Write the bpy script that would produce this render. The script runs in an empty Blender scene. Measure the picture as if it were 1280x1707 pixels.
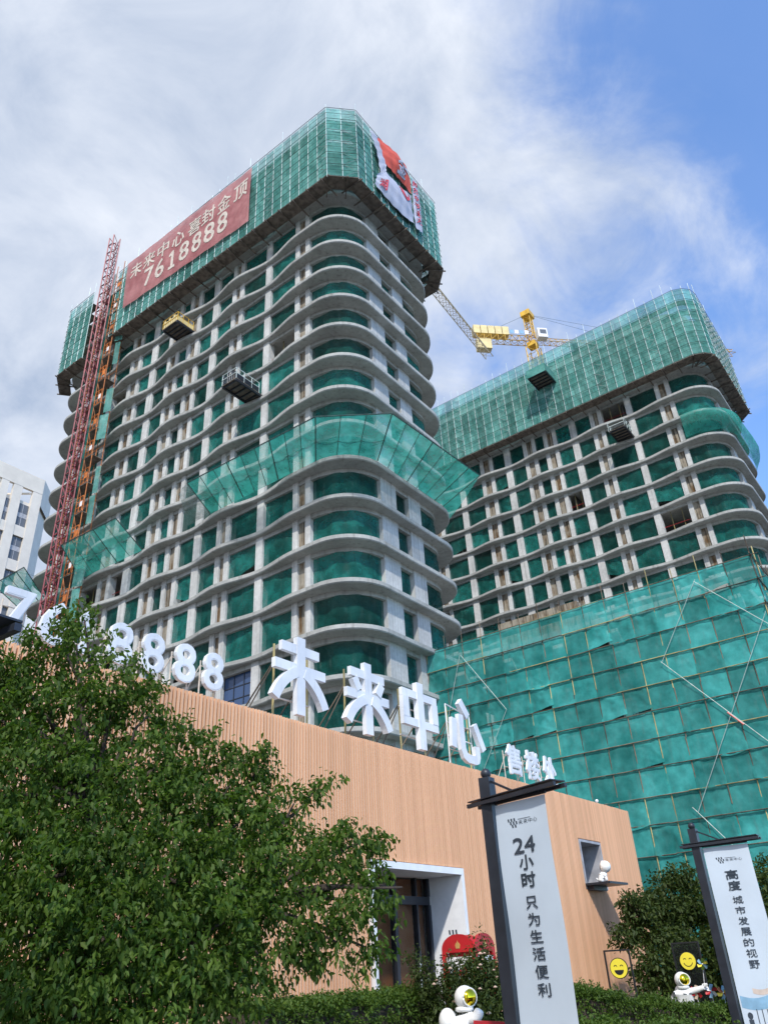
import bpy, bmesh, math, random
import numpy as np
from mathutils import Vector, Matrix
PI = math.pi
S = bpy.context.scene
COL = S.collection
random.seed(7)
RNG = np.random.default_rng(11)

# ------------------------------------------------------------------ camera
EYE = Vector((0, 0, 1.6))
F_PX, PITCH, ROLL, YAW = 1290.0, math.radians(30.5), math.radians(-3.36), math.radians(35.7)
fw = Vector((math.cos(YAW)*math.cos(PITCH), math.sin(YAW)*math.cos(PITCH), math.sin(PITCH)))
rt = Vector((math.sin(YAW), -math.cos(YAW), 0)); up = rt.cross(fw)
r2 = rt*math.cos(ROLL) + up*math.sin(ROLL); u2 = up*math.cos(ROLL) - rt*math.sin(ROLL)
cam_d = bpy.data.cameras.new('camera'); cam = bpy.data.objects.new('camera', cam_d); COL.objects.link(cam)
cam.matrix_world = Matrix(((r2.x, u2.x, -fw.x, EYE.x), (r2.y, u2.y, -fw.y, EYE.y), (r2.z, u2.z, -fw.z, EYE.z), (0, 0, 0, 1)))
cam_d.sensor_fit = 'HORIZONTAL'; cam_d.sensor_width = 36.0; cam_d.lens = 36.0*F_PX/1280.0
cam_d.clip_start = 0.05; cam_d.clip_end = 3000
S.camera = cam

# ------------------------------------------------------------------ light and exposure
SUN_TO = Vector((-0.80, -0.58, 1.0)).normalized()
sun_d = bpy.data.lights.new('sun', 'SUN'); sun_d.energy = 2.6; sun_d.angle = math.radians(2.2); sun_d.color = (1.0, 0.95, 0.88)
sun = bpy.data.objects.new('sun', sun_d); COL.objects.link(sun)
sun.rotation_euler = SUN_TO.to_track_quat('Z', 'Y').to_euler(); sun.location = (-40, -30, 60)
S.view_settings.view_transform = 'Standard'; S.view_settings.look = 'None'
S.view_settings.gamma = 1.0; S.view_settings.exposure = 0.6; S.view_settings.use_curve_mapping = False
W = bpy.data.worlds.new('World'); S.world = W; W.use_nodes = True
def world_nodes():
    nt = W.node_tree; nt.nodes.clear(); N = nt.nodes.new; L = nt.links.new
    out = N('ShaderNodeOutputWorld'); bg = N('ShaderNodeBackground'); L(bg.outputs[0], out.inputs[0])
    bg.inputs[1].default_value = 0.15
    sky = N('ShaderNodeTexSky'); sky.sky_type = 'NISHITA'; sky.sun_disc = False
    sky.sun_elevation = math.asin(SUN_TO.z); sky.sun_rotation = math.atan2(SUN_TO.x, SUN_TO.y)
    sky.air_density = 1.0; sky.dust_density = 0.7; sky.ozone_density = 1.6
    tc = N('ShaderNodeTexCoord')
    sep = N('ShaderNodeSeparateXYZ'); L(tc.outputs['Generated'], sep.inputs[0])
    mz = N('ShaderNodeMath'); mz.operation = 'MAXIMUM'; L(sep.outputs[2], mz.inputs[0]); mz.inputs[1].default_value = 0.0
    az = N('ShaderNodeMath'); az.operation = 'ADD'; L(mz.outputs[0], az.inputs[0]); az.inputs[1].default_value = 0.35
    dv = N('ShaderNodeVectorMath'); dv.operation = 'SCALE'
    iv = N('ShaderNodeMath'); iv.operation = 'DIVIDE'; iv.inputs[0].default_value = 1.0; L(az.outputs[0], iv.inputs[1])
    L(tc.outputs['Generated'], dv.inputs[0]); L(iv.outputs[0], dv.inputs['Scale'])
    def noise(scale, detail, rough, off, dist=0.0):
        mp = N('ShaderNodeMapping'); mp.inputs['Location'].default_value = off; L(dv.outputs[0], mp.inputs[0])
        n = N('ShaderNodeTexNoise'); n.inputs['Scale'].default_value = scale; n.inputs['Detail'].default_value = detail
        n.inputs['Roughness'].default_value = rough; n.inputs['Distortion'].default_value = dist
        L(mp.outputs[0], n.inputs['Vector']); return n
    n1 = noise(2.1, 8, 0.55, SKY_OFF, 0.35)
    # the cloud bank thickens towards the west (the photograph's left), clears towards the east
    dot = N('ShaderNodeVectorMath'); dot.operation = 'DOT_PRODUCT'; L(tc.outputs['Generated'], dot.inputs[0])
    dot.inputs[1].default_value = SKY_BANK
    m1 = N('ShaderNodeMath'); m1.operation = 'MULTIPLY_ADD'; L(dot.outputs['Value'], m1.inputs[0])
    m1.inputs[1].default_value = 0.62; m1.inputs[2].default_value = SKY_BIAS
    sm = N('ShaderNodeMath'); sm.operation = 'ADD'; L(n1.outputs['Fac'], sm.inputs[0]); L(m1.outputs[0], sm.inputs[1])
    # ragged edges and thin wisps
    n3 = noise(6.5, 7, 0.62, (1.7, 2.3, 5.1), 0.6)
    m3 = N('ShaderNodeMath'); m3.operation = 'MULTIPLY_ADD'; L(n3.outputs['Fac'], m3.inputs[0]); m3.inputs[1].default_value = 0.42; m3.inputs[2].default_value = -0.20
    s3 = N('ShaderNodeMath'); s3.operation = 'ADD'; L(sm.outputs[0], s3.inputs[0]); L(m3.outputs[0], s3.inputs[1]); sm = s3
    rp = N('ShaderNodeMapRange'); rp.interpolation_type = 'SMOOTHSTEP'; L(sm.outputs[0], rp.inputs[0])
    rp.inputs[1].default_value = 0.38; rp.inputs[2].default_value = 0.70
    # cloud shade: thicker patches greyer
    n2 = noise(4.2, 7, 0.6, (3.1, 7.7, 0.3), 0.5)
    cr = N('ShaderNodeValToRGB'); L(n2.outputs['Fac'], cr.inputs[0])
    cr.color_ramp.elements[0].position = 0.32; cr.color_ramp.elements[0].color = (2.1, 2.5, 3.2, 1)
    cr.color_ramp.elements[1].position = 0.70; cr.color_ramp.elements[1].color = (4.2, 4.4, 4.75, 1)
    mx = N('ShaderNodeMix'); mx.data_type = 'RGBA'
    mfac = N('ShaderNodeMath'); mfac.operation = 'MULTIPLY_ADD'; L(rp.outputs[0], mfac.inputs[0]); mfac.inputs[1].default_value = 0.90; mfac.inputs[2].default_value = 0.04
    tint = N('ShaderNodeMix'); tint.data_type = 'RGBA'; tint.blend_type = 'MULTIPLY'; tint.inputs[0].default_value = 1.0
    L(sky.outputs[0], tint.inputs[6]); tint.inputs[7].default_value = SKY_TINT
    L(mfac.outputs[0], mx.inputs[0]); L(tint.outputs[2], mx.inputs[6]); L(cr.outputs[0], mx.inputs[7])
    L(mx.outputs[2], bg.inputs[0])
SKY_OFF = (8.42, 4.78, 2.10); SKY_BANK = (-0.60, 0.80, 0.0); SKY_BIAS = 0.10; SKY_TINT = (0.95, 1.2, 1.5, 1)
world_nodes()

# ------------------------------------------------------------------ materials
def nodes_for(name):
    m = bpy.data.materials.new(name); m.use_nodes = True
    nt = m.node_tree; b = nt.nodes['Principled BSDF']
    return m, nt, b
def _mix(nt, fac, a, b, blend='MIX'):
    n = nt.nodes.new('ShaderNodeMix'); n.data_type = 'RGBA'; n.blend_type = blend
    for i, x in ((0, fac), (6, a), (7, b)):
        if hasattr(x, 'is_linked') or hasattr(x, 'links'): nt.links.new(x, n.inputs[i])
        elif i == 0: n.inputs[0].default_value = x
        else: n.inputs[i].default_value = (*x, 1) if len(x) == 3 else x
    return n.outputs[2]
def _noise(nt, vec, scale, detail=4, rough=0.55, sc=(1, 1, 1)):
    mp = nt.nodes.new('ShaderNodeMapping'); mp.inputs['Scale'].default_value = sc; nt.links.new(vec, mp.inputs[0])
    n = nt.nodes.new('ShaderNodeTexNoise'); n.inputs['Scale'].default_value = scale
    n.inputs['Detail'].default_value = detail; n.inputs['Roughness'].default_value = rough
    nt.links.new(mp.outputs[0], n.inputs['Vector']); return n.outputs['Fac']
def _ramp(nt, fac, lo, hi, a=0.0, b=1.0):
    n = nt.nodes.new('ShaderNodeMapRange'); nt.links.new(fac, n.inputs[0])
    n.inputs[1].default_value = lo; n.inputs[2].default_value = hi; n.inputs[3].default_value = a; n.inputs[4].default_value = b
    n.interpolation_type = 'SMOOTHSTEP'; return n.outputs[0]
def _coord(nt, which='Object'):
    return nt.nodes.new('ShaderNodeTexCoord').outputs[which]
def _pos(nt):
    return nt.nodes.new('ShaderNodeNewGeometry').outputs['Position']
def _rand(nt):
    return nt.nodes.new('ShaderNodeObjectInfo').outputs['Random']
def _bump(nt, b, h, strength, dist=0.02):
    n = nt.nodes.new('ShaderNodeBump'); n.inputs['Strength'].default_value = strength; n.inputs['Distance'].default_value = dist
    nt.links.new(h, n.inputs['Height']); nt.links.new(n.outputs[0], b.inputs['Normal'])
def sc3(c, k): return tuple(min(1, x*k) for x in c)
def simple(name, c, rough=0.6, metal=0.0, var=0.18, scale=3.0, rnd=0.0, bump=0.0, coord='pos', spec=None):
    m, nt, b = nodes_for(name)
    v = _pos(nt) if coord == 'pos' else _coord(nt)
    f = _noise(nt, v, scale, 5)
    col = _mix(nt, _ramp(nt, f, 0.3, 0.7), sc3(c, 1-var), sc3(c, 1+var))
    if rnd: col = _mix(nt, _rand(nt), _mix(nt, 1.0, col, (1-rnd,)*3, 'MULTIPLY'), _mix(nt, 1.0, col, (1+rnd,)*3, 'MULTIPLY'))
    nt.links.new(col, b.inputs['Base Color']); b.inputs['Roughness'].default_value = rough; b.inputs['Metallic'].default_value = metal
    if spec is not None: b.inputs['Specular IOR Level'].default_value = spec
    if bump: _bump(nt, b, _noise(nt, v, scale*6, 4), bump)
    return m
def concrete(name, c, streak=0.35, rust=0.0, boards=None):
    m, nt, b = nodes_for(name); v = _pos(nt)
    big = _ramp(nt, _noise(nt, v, 0.35, 4), 0.3, 0.7)
    fine = _ramp(nt, _noise(nt, v, 3.0, 8, 0.65), 0.25, 0.75)
    col = _mix(nt, big, sc3(c, 0.84), sc3(c, 1.12))
    col = _mix(nt, fine, _mix(nt, 1.0, col, (0.80, 0.80, 0.79), 'MULTIPLY'), col)
    st = _ramp(nt, _noise(nt, v, 1.0, 5, 0.6, (2.6, 2.6, 0.14)), 0.52, 0.74, 0, streak)
    col = _mix(nt, st, col, (0.13, 0.125, 0.11))
    if rust:
        rs = _ramp(nt, _noise(nt, v, 1.0, 5, 0.6, (2.9, 2.9, 0.22)), 0.36, 0.60, 0, rust)
        rs2 = _noise(nt, v, 0.5, 3, 0.6)
        rr = nt.nodes.new('ShaderNodeMath'); rr.operation = 'MULTIPLY'; nt.links.new(rs, rr.inputs[0]); nt.links.new(_ramp(nt, rs2, 0.38, 0.62), rr.inputs[1])
        col = _mix(nt, rr.outputs[0], col, (0.115, 0.062, 0.022))
        rs3 = _ramp(nt, _noise(nt, v, 1.0, 4, 0.6, (4.5, 4.5, 0.3)), 0.50, 0.64, 0, 0.85*rust)
        col = _mix(nt, rs3, col, (0.045, 0.04, 0.03))
    h = fine
    if boards:
        sep = nt.nodes.new('ShaderNodeSeparateXYZ'); nt.links.new(v, sep.inputs[0])
        ax = nt.nodes.new('ShaderNodeMath'); ax.operation = 'ADD'; nt.links.new(sep.outputs[0], ax.inputs[0]); nt.links.new(sep.outputs[1], ax.inputs[1])
        md = nt.nodes.new('ShaderNodeMath'); md.operation = 'PINGPONG'; nt.links.new(ax.outputs[0], md.inputs[0]); md.inputs[1].default_value = boards
        ln = _ramp(nt, md.outputs[0], 0.0, 0.03, 1, 0)
        lm = nt.nodes.new('ShaderNodeMath'); lm.operation = 'MULTIPLY'; nt.links.new(ln, lm.inputs[0]); nt.links.new(_ramp(nt, _noise(nt, v, 0.7, 3), 0.3, 0.6, 0.1, 0.55), lm.inputs[1])
        col = _mix(nt, lm.outputs[0], col, (0.16, 0.16, 0.155))
    nt.links.new(col, b.inputs['Base Color']); b.inputs['Roughness'].default_value = 0.85; b.inputs['Specular IOR Level'].default_value = 0.25
    _bump(nt, b, h, 0.25, 0.03)
    return m
def netting(name, c, see, c2=None, trans=0.45, rnd=0.3, streak=True):
    """woven safety mesh: partly open, lets light through, faded from sheet to sheet"""
    m, nt, b = nodes_for(name); v = _pos(nt)
    c2 = c2 or sc3(c, 1.5)
    f = _ramp(nt, _noise(nt, v, 0.55, 5, 0.6), 0.3, 0.7)
    col = _mix(nt, f, sc3(c, 0.78), c2)
    col = _mix(nt, _rand(nt), _mix(nt, 1.0, col, (1-rnd, 1-rnd, 1-rnd), 'MULTIPLY'), _mix(nt, 1.0, col, (1+rnd, 1+rnd, 1+rnd*1.1), 'MULTIPLY'))
    if streak:
        d = _ramp(nt, _noise(nt, v, 1.0, 6, 0.65, (3.0, 3.0, 0.5)), 0.5, 0.78, 0, 0.35)
        col = _mix(nt, d, col, (0.20, 0.30, 0.27))
    nt.links.new(col, b.inputs['Base Color']); b.inputs['Roughness'].default_value = 0.9; b.inputs['Specular IOR Level'].default_value = 0.1
    tl = nt.nodes.new('ShaderNodeBsdfTranslucent'); nt.links.new(col, tl.inputs[0])
    tp = nt.nodes.new('ShaderNodeBsdfTransparent')
    m1 = nt.nodes.new('ShaderNodeMixShader'); m1.inputs[0].default_value = trans; nt.links.new(b.outputs[0], m1.inputs[1]); nt.links.new(tl.outputs[0], m1.inputs[2])
    m2 = nt.nodes.new('ShaderNodeMixShader'); nt.links.new(m1.outputs[0], m2.inputs[1]); nt.links.new(tp.outputs[0], m2.inputs[2])
    nt.links.new(_ramp(nt, _noise(nt, v, 1.6, 4), 0.25, 0.75, see*0.65, min(0.9, see*1.35)), m2.inputs[0])
    nt.links.new(m2.outputs[0], nt.nodes['Material Output'].inputs[0])
    return m
def leafmat(name, c, c2, trans=0.35):
    m, nt, b = nodes_for(name)
    r = nt.nodes.new('ShaderNodeNewGeometry').outputs['Random Per Island']
    big = _ramp(nt, _noise(nt, _pos(nt), 1.3, 3), 0.3, 0.7)
    col = _mix(nt, r, c, c2)
    col = _mix(nt, big, _mix(nt, 1.0, col, (0.72, 0.74, 0.7), 'MULTIPLY'), col)
    nt.links.new(col, b.inputs['Base Color']); b.inputs['Roughness'].default_value = 0.55; b.inputs['Specular IOR Level'].default_value = 0.25
    tl = nt.nodes.new('ShaderNodeBsdfTranslucent'); nt.links.new(_mix(nt, 1.0, col, (1.3, 1.5, 0.6), 'MULTIPLY'), tl.inputs[0])
    m1 = nt.nodes.new('ShaderNodeMixShader'); m1.inputs[0].default_value = trans
    nt.links.new(b.outputs[0], m1.inputs[1]); nt.links.new(tl.outputs[0], m1.inputs[2])
    nt.links.new(m1.outputs[0], nt.nodes['Material Output'].inputs[0]); return m
def glassmat(name, c, rough=0.05, see=0.25):
    m, nt, b = nodes_for(name)
    b.inputs['Base Color'].default_value = (*c, 1); b.inputs['Roughness'].default_value = rough; b.inputs['Specular IOR Level'].default_value = 0.4
    tp = nt.nodes.new('ShaderNodeBsdfTransparent'); tp.inputs[0].default_value = (0.8, 0.85, 0.85, 1)
    m1 = nt.nodes.new('ShaderNodeMixShader'); m1.inputs[0].default_value = see
    nt.links.new(b.outputs[0], m1.inputs[1]); nt.links.new(tp.outputs[0], m1.inputs[2])
    nt.links.new(m1.outputs[0], nt.nodes['Material Output'].inputs[0]); return m

M = {}
M['conc'] = concrete('concrete slab', (0.42, 0.425, 0.405), 0.5, boards=1.2)
M['col'] = concrete('concrete column', (0.60, 0.60, 0.585), 0.42, boards=0.3)
M['wallc'] = concrete('board marked concrete', (0.54, 0.545, 0.535), 0.4, boards=0.17)
M['stain'] = concrete('rust stained concrete', (0.36, 0.32, 0.255), 0.5, rust=1.0)
M['core'] = concrete('darkened interior concrete', (0.20, 0.20, 0.195), 0.2)  # concrete darkened in its colour, so the rooms behind the nets look unlit
M['net'] = netting('shade darkened window net', (0.012, 0.14, 0.115), 0.34, (0.03, 0.27, 0.225), 0.45, 0.55)  # same green netting, darkened to carry the shade of the window recesses
M['net_s'] = netting('scaffold safety net', (0.15, 0.52, 0.45), 0.27, (0.26, 0.62, 0.55), 0.42, 0.25)
M['net_p'] = netting('podium safety net', (0.045, 0.40, 0.365), 0.27, (0.10, 0.54, 0.50), 0.38, 0.32)
M['net_c'] = netting('canopy net', (0.06, 0.50, 0.40), 0.42, (0.11, 0.60, 0.50), 0.55, 0.2, False)
M['net_g'] = netting('faded net', (0.17, 0.23, 0.22), 0.5, None, 0.5, 0.1, False)
M['redsheet'] = netting('red mesh sheet', (0.62, 0.23, 0.24), 0.18, (0.68, 0.30, 0.30), 0.25, 0.05, False)
M['palepaint'] = simple('pale lettering paint', (0.60, 0.53, 0.46), 0.8)
M['pole'] = simple('galvanised tube', (0.62, 0.70, 0.68), 0.45, 0.2, 0.15, 2, 0.15)
M['ledger'] = simple('dark tube', (0.07, 0.13, 0.12), 0.6, 0.1, 0.3, 2, 0.2)  # dark tone covers net seams and painted shadow lines along the lifts
M['brace'] = simple('pale brace tube', (0.42, 0.50, 0.47), 0.5, 0.2)
M['rustpole'] = simple('rusty tube', (0.13, 0.10, 0.07), 0.7, 0.1, 0.4, 1.5, 0.55)
M['yelpole'] = simple('yellow painted tube', (0.36, 0.30, 0.13), 0.6, 0.0, 0.3, 1.5, 0.3)
M['deck'] = simple('dark scaffold boards', (0.14, 0.115, 0.095), 0.85, 0, 0.4, 2, 0.2, 0.3)
M['redsteel'] = simple('red mast paint', (0.20, 0.024, 0.04), 0.5, 0.1, 0.3, 2)
M['orange'] = simple('orange gate paint', (0.50, 0.15, 0.03), 0.55, 0, 0.35, 2, 0.25)
M['crane'] = simple('crane yellow paint', (0.70, 0.42, 0.05), 0.45, 0, 0.2, 1)
M['jibpaint'] = simple('faded yellow jib paint', (0.62, 0.50, 0.33), 0.5, 0, 0.15, 1)
M['cream'] = simple('cream panel', (0.70, 0.56, 0.26), 0.5, 0, 0.12, 1)
M['whitepaint'] = simple('white paint', (0.80, 0.80, 0.80), 0.45, 0, 0.05, 4)
def lettermat():
    m, nt, b = nodes_for('weathered white sign face'); v = _pos(nt)
    col = _mix(nt, _ramp(nt, _noise(nt, v, 1.2, 4), 0.3, 0.7), (0.62, 0.64, 0.67), (0.78, 0.79, 0.80))
    col = _mix(nt, _ramp(nt, _noise(nt, v, 1.0, 6, 0.65, (9, 9, 0.9)), 0.52, 0.78, 0, 0.45), col, (0.38, 0.38, 0.36))
    nt.links.new(col, b.inputs['Base Color']); b.inputs['Roughness'].default_value = 0.5; return m
M['letter'] = lettermat()
def slatmat():
    m, nt, b = nodes_for('peach wood composite slat'); v = _pos(nt)
    sep = nt.nodes.new('ShaderNodeSeparateXYZ'); nt.links.new(v, sep.inputs[0])
    dv = nt.nodes.new('ShaderNodeMath'); dv.operation = 'DIVIDE'; nt.links.new(sep.outputs[0], dv.inputs[0]); dv.inputs[1].default_value = 1.9
    fl = nt.nodes.new('ShaderNodeMath'); fl.operation = 'FLOOR'; nt.links.new(dv.outputs[0], fl.inputs[0])
    wn = nt.nodes.new('ShaderNodeTexWhiteNoise'); wn.noise_dimensions = '1D'; nt.links.new(fl.outputs[0], wn.inputs['W'])
    c = (0.79, 0.455, 0.262)
    col = _mix(nt, wn.outputs['Value'], sc3(c, 0.91), (c[0]*1.03, c[1]*1.06, c[2]*1.08))
    col = _mix(nt, _rand(nt), _mix(nt, 1.0, col, (0.86, 0.84, 0.82), 'MULTIPLY'), col)
    st = _ramp(nt, _noise(nt, v, 1.0, 6, 0.65, (3.5, 1.0, 0.16)), 0.5, 0.8, 0, 0.30)
    col = _mix(nt, st, col, (0.42, 0.20, 0.11))
    nt.links.new(col, b.inputs['Base Color']); b.inputs['Roughness'].default_value = 0.6; return m
M['slat'] = slatmat()
M['backing'] = simple('orange backing board', (0.20, 0.065, 0.028), 0.75, 0, 0.1, 1)
M['dark'] = simple('dark grey metal', (0.028, 0.032, 0.042), 0.42, 0.3, 0.2, 3)
M['banner'] = simple('pale blue banner fabric', (0.52, 0.60, 0.68), 0.75, 0, 0.05, 0.9)
M['ink'] = simple('dark slate print', (0.035, 0.05, 0.07), 0.7, 0, 0.1)
M['inkpale'] = simple('pale blue print', (0.22, 0.40, 0.56), 0.7, 0, 0.15, 4)
M['inkwarm'] = simple('pale sand print', (0.62, 0.52, 0.45), 0.7)
M['red'] = simple('phone booth red paint', (0.42, 0.012, 0.018), 0.38, 0, 0.15, 3)
M['gold'] = simple('gold emblem', (0.72, 0.50, 0.18), 0.35, 0.6)
M['statue'] = simple('white fibreglass', (0.78, 0.78, 0.76), 0.38, 0, 0.06, 5)
M['yellow'] = simple('yellow smiley paint', (0.80, 0.66, 0.05), 0.45, 0, 0.06)
M['black'] = simple('black paint', (0.012, 0.012, 0.013), 0.5, 0, 0.1)
M['bark'] = simple('bark', (0.05, 0.037, 0.028), 0.9, 0, 0.35, 8, 0, 0.5)
M['leaf'] = leafmat('tree leaf', (0.030, 0.078, 0.010), (0.125, 0.195, 0.032), 0.42)
M['leaf_dark'] = leafmat('dark leaf', (0.03, 0.056, 0.013), (0.08, 0.11, 0.026), 0.28)
M['leaf_hedge'] = leafmat('hedge leaf', (0.045, 0.095, 0.014), (0.115, 0.18, 0.03), 0.3)
M['petal'] = leafmat('pale rose petal', (0.72, 0.42, 0.38), (0.80, 0.68, 0.52), 0.2)
M['ground'] = simple('ground soil and asphalt', (0.085, 0.08, 0.072), 0.9, 0, 0.2, 0.4, 0, 0.2)
M['paving'] = simple('grey paving', (0.22, 0.21, 0.20), 0.85, 0, 0.15, 1.5, 0, 0.2)
M['glass'] = glassmat('door glass', (0.02, 0.02, 0.02), 0.04, 0.8)
M['smoked'] = glassmat('smoked acrylic', (0.015, 0.016, 0.016), 0.3, 0.6)
M['blueglass'] = glassmat('blue curtain glass', (0.05, 0.09, 0.19), 0.06, 0.05)
M['winglass'] = glassmat('dark office glass', (0.13, 0.14, 0.155), 0.15, 0.0)
M['bgwall'] = simple('white facade cladding', (0.70, 0.635, 0.545), 0.7, 0, 0.06, 0.5)
M['bggrey'] = simple('grey spandrel', (0.36, 0.36, 0.38), 0.6)
M['redcloth'] = simple('red cloth', (0.60, 0.085, 0.05), 0.75, 0, 0.15, 0.6)
M['whitecloth'] = simple('white cloth', (0.42, 0.44, 0.53), 0.8, 0, 0.10, 0.5)
M['redink'] = simple('red lettering', (0.58, 0.07, 0.10), 0.8)
M['interior'] = simple('orange brown interior panel', (0.80, 0.27, 0.11), 0.7, 0, 0.2, 0.8)
def visor():
    m, nt, b = nodes_for('gold mirror visor'); b.inputs['Base Color'].default_value = (0.83, 0.62, 0.03, 1)
    b.inputs['Metallic'].default_value = 1.0; b.inputs['Roughness'].default_value = 0.12; return m
M['visor'] = visor()

# ------------------------------------------------------------------ mesh helpers
def V(*a): return Vector(a)
ROOTLOC = {}
class MB:
    def __init__(s): s.v = []; s.f = []; s.mi = []
    def add(s, vs, fs, mi=0):
        o = len(s.v); s.v += [tuple(p) for p in vs]; s.f += [tuple(o+i for i in f) for f in fs]; s.mi += [mi]*len(fs); return s
    def box(s, x0, x1, y0, y1, z0, z1, mi=0):
        return s.add([(x0,y0,z0),(x1,y0,z0),(x1,y1,z0),(x0,y1,z0),(x0,y0,z1),(x1,y0,z1),(x1,y1,z1),(x0,y1,z1)],
                     [(0,3,2,1),(4,5,6,7),(0,1,5,4),(1,2,6,5),(2,3,7,6),(3,0,4,7)], mi)
    def bar(s, a, b, w, h=None, upv=(0,0,1), mi=0):
        a = Vector(a); b = Vector(b); h = h or w; d = (b-a).normalized(); u = Vector(upv)
        if abs(d.dot(u)) > 0.95: u = Vector((1,0,0))
        x = d.cross(u).normalized()*w/2; y = x.cross(d).normalized()*h/2
        return s.add([a-x-y,a+x-y,a+x+y,a-x+y,b-x-y,b+x-y,b+x+y,b-x+y],[(0,3,2,1),(4,5,6,7),(0,1,5,4),(1,2,6,5),(2,3,7,6),(3,0,4,7)], mi)
    def tube(s, a, b, r, n=6, r2=None, mi=0, caps=True):
        a = Vector(a); b = Vector(b); r2 = r if r2 is None else r2; d = (b-a).normalized(); u = V(0,0,1) if abs(d.z) < 0.95 else V(1,0,0)
        x = d.cross(u).normalized(); y = x.cross(d)
        vs = [a+(x*math.cos(2*PI*i/n)+y*math.sin(2*PI*i/n))*r for i in range(n)] + [b+(x*math.cos(2*PI*i/n)+y*math.sin(2*PI*i/n))*r2 for i in range(n)]
        fs = [(i,(i+1)%n,n+(i+1)%n,n+i) for i in range(n)]
        if caps: fs += [tuple(range(n-1,-1,-1)), tuple(range(n,2*n))]
        return s.add(vs, fs, mi)
    def path(s, pts, rs, n=7):
        pts = [Vector(p) for p in pts]; vs = []; fs = []
        for i, p in enumerate(pts):
            d = (pts[min(i+1,len(pts)-1)]-pts[max(i-1,0)]).normalized(); u = V(1,0,0) if abs(d.x) < 0.8 else V(0,1,0)
            x = d.cross(u).normalized(); y = x.cross(d)
            vs += [p+(x*math.cos(2*PI*k/n)+y*math.sin(2*PI*k/n))*rs[i] for k in range(n)]
            if i: fs += [((i-1)*n+k,(i-1)*n+(k+1)%n,i*n+(k+1)%n,i*n+k) for k in range(n)]
        fs += [tuple(range(n-1,-1,-1)), tuple((len(pts)-1)*n+k for k in range(n))]
        return s.add(vs, fs)
    def prism(s, poly, O, U, Vv, Nn, depth, mi=0):
        """polygon (u,v) in the frame O,U,Vv, thickened by depth along Nn"""
        O = Vector(O); U = Vector(U); Vv = Vector(Vv); Nn = Vector(Nn); n = len(poly)
        vs = [O+U*a+Vv*b for a, b in poly] + [O+U*a+Vv*b+Nn*depth for a, b in poly]
        fs = [tuple(range(n)), tuple(range(2*n-1, n-1, -1))] + [(i, n+i, n+(i+1)%n, (i+1)%n) for i in range(n)]
        return s.add(vs, fs, mi)
    def grid(s, fn, nu, nv, mi=0):
        vs = [fn(i/nu, j/nv) for j in range(nv+1) for i in range(nu+1)]
        return s.add(vs, [(j*(nu+1)+i, j*(nu+1)+i+1, (j+1)*(nu+1)+i+1, (j+1)*(nu+1)+i) for j in range(nv) for i in range(nu)], mi)
    def sphere(s, c, r, nu=20, nv=12, sc=(1,1,1), rot=None, mi=0):
        c = Vector(c); vs = []; rot = rot or Matrix.Identity(3)
        for j in range(nv+1):
            t = PI*j/nv
            for i in range(nu):
                a = 2*PI*i/nu; vs.append(c + rot @ V(r*sc[0]*math.sin(t)*math.cos(a), r*sc[1]*math.sin(t)*math.sin(a), r*sc[2]*math.cos(t)))
        return s.add(vs, [(j*nu+i, (j+1)*nu+i, (j+1)*nu+(i+1)%nu, j*nu+(i+1)%nu) for j in range(nv) for i in range(nu)], mi)
    def mesh(s, name, origin=(0,0,0), mats=None, smooth=False):
        me = bpy.data.meshes.new(name); o = Vector(origin)
        me.from_pydata([(v[0]-o.x, v[1]-o.y, v[2]-o.z) for v in s.v], [], s.f)
        for m in (mats or []): me.materials.append(m)
        if len(mats or []) > 1: me.polygons.foreach_set('material_index', s.mi)
        if smooth: me.polygons.foreach_set('use_smooth', [True]*len(me.polygons))
        me.validate(); me.update(); return me
    def build(s, name, mat, parent=None, smooth=False, auto=None):
        mats = mat if isinstance(mat, (list, tuple)) else [mat]
        org = ROOTLOC.get(parent.name, V(0,0,0)) if parent else V(0,0,0)
        if not parent:                                   # a thing of one mesh: origin at the middle of its base
            a = np.array(s.v); org = V((a[:,0].min()+a[:,0].max())/2, (a[:,1].min()+a[:,1].max())/2, a[:,2].min())
        me = s.mesh(name, org, mats, smooth)
        o = bpy.data.objects.new(name, me); COL.objects.link(o)
        if parent: o.parent = parent; ROOTLOC[o.name] = org
        else: o.location = org; ROOTLOC[o.name] = org
        return o
def thing(name, loc, label, cat, group=None):
    o = bpy.data.objects.new(name, None); COL.objects.link(o); o.location = loc; o.empty_display_size = 0.3
    ROOTLOC[o.name] = Vector(loc); o['label'] = label; o['category'] = cat
    if group: o['group'] = group
    return o
def tag(o, label, cat, group=None):
    o['label'] = label; o['category'] = cat
    if group: o['group'] = group
    return o
def struct(o): o['kind'] = 'structure'; return o
def inst(name, me, parent, loc, rotz=0.0, scale=(1,1,1)):
    """another object that shares a mesh; loc in world coordinates"""
    o = bpy.data.objects.new(name, me); COL.objects.link(o); o.parent = parent
    o.location = Vector(loc) - ROOTLOC[parent.name]; o.rotation_euler = (0,0,rotz); o.scale = scale
    return o
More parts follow.
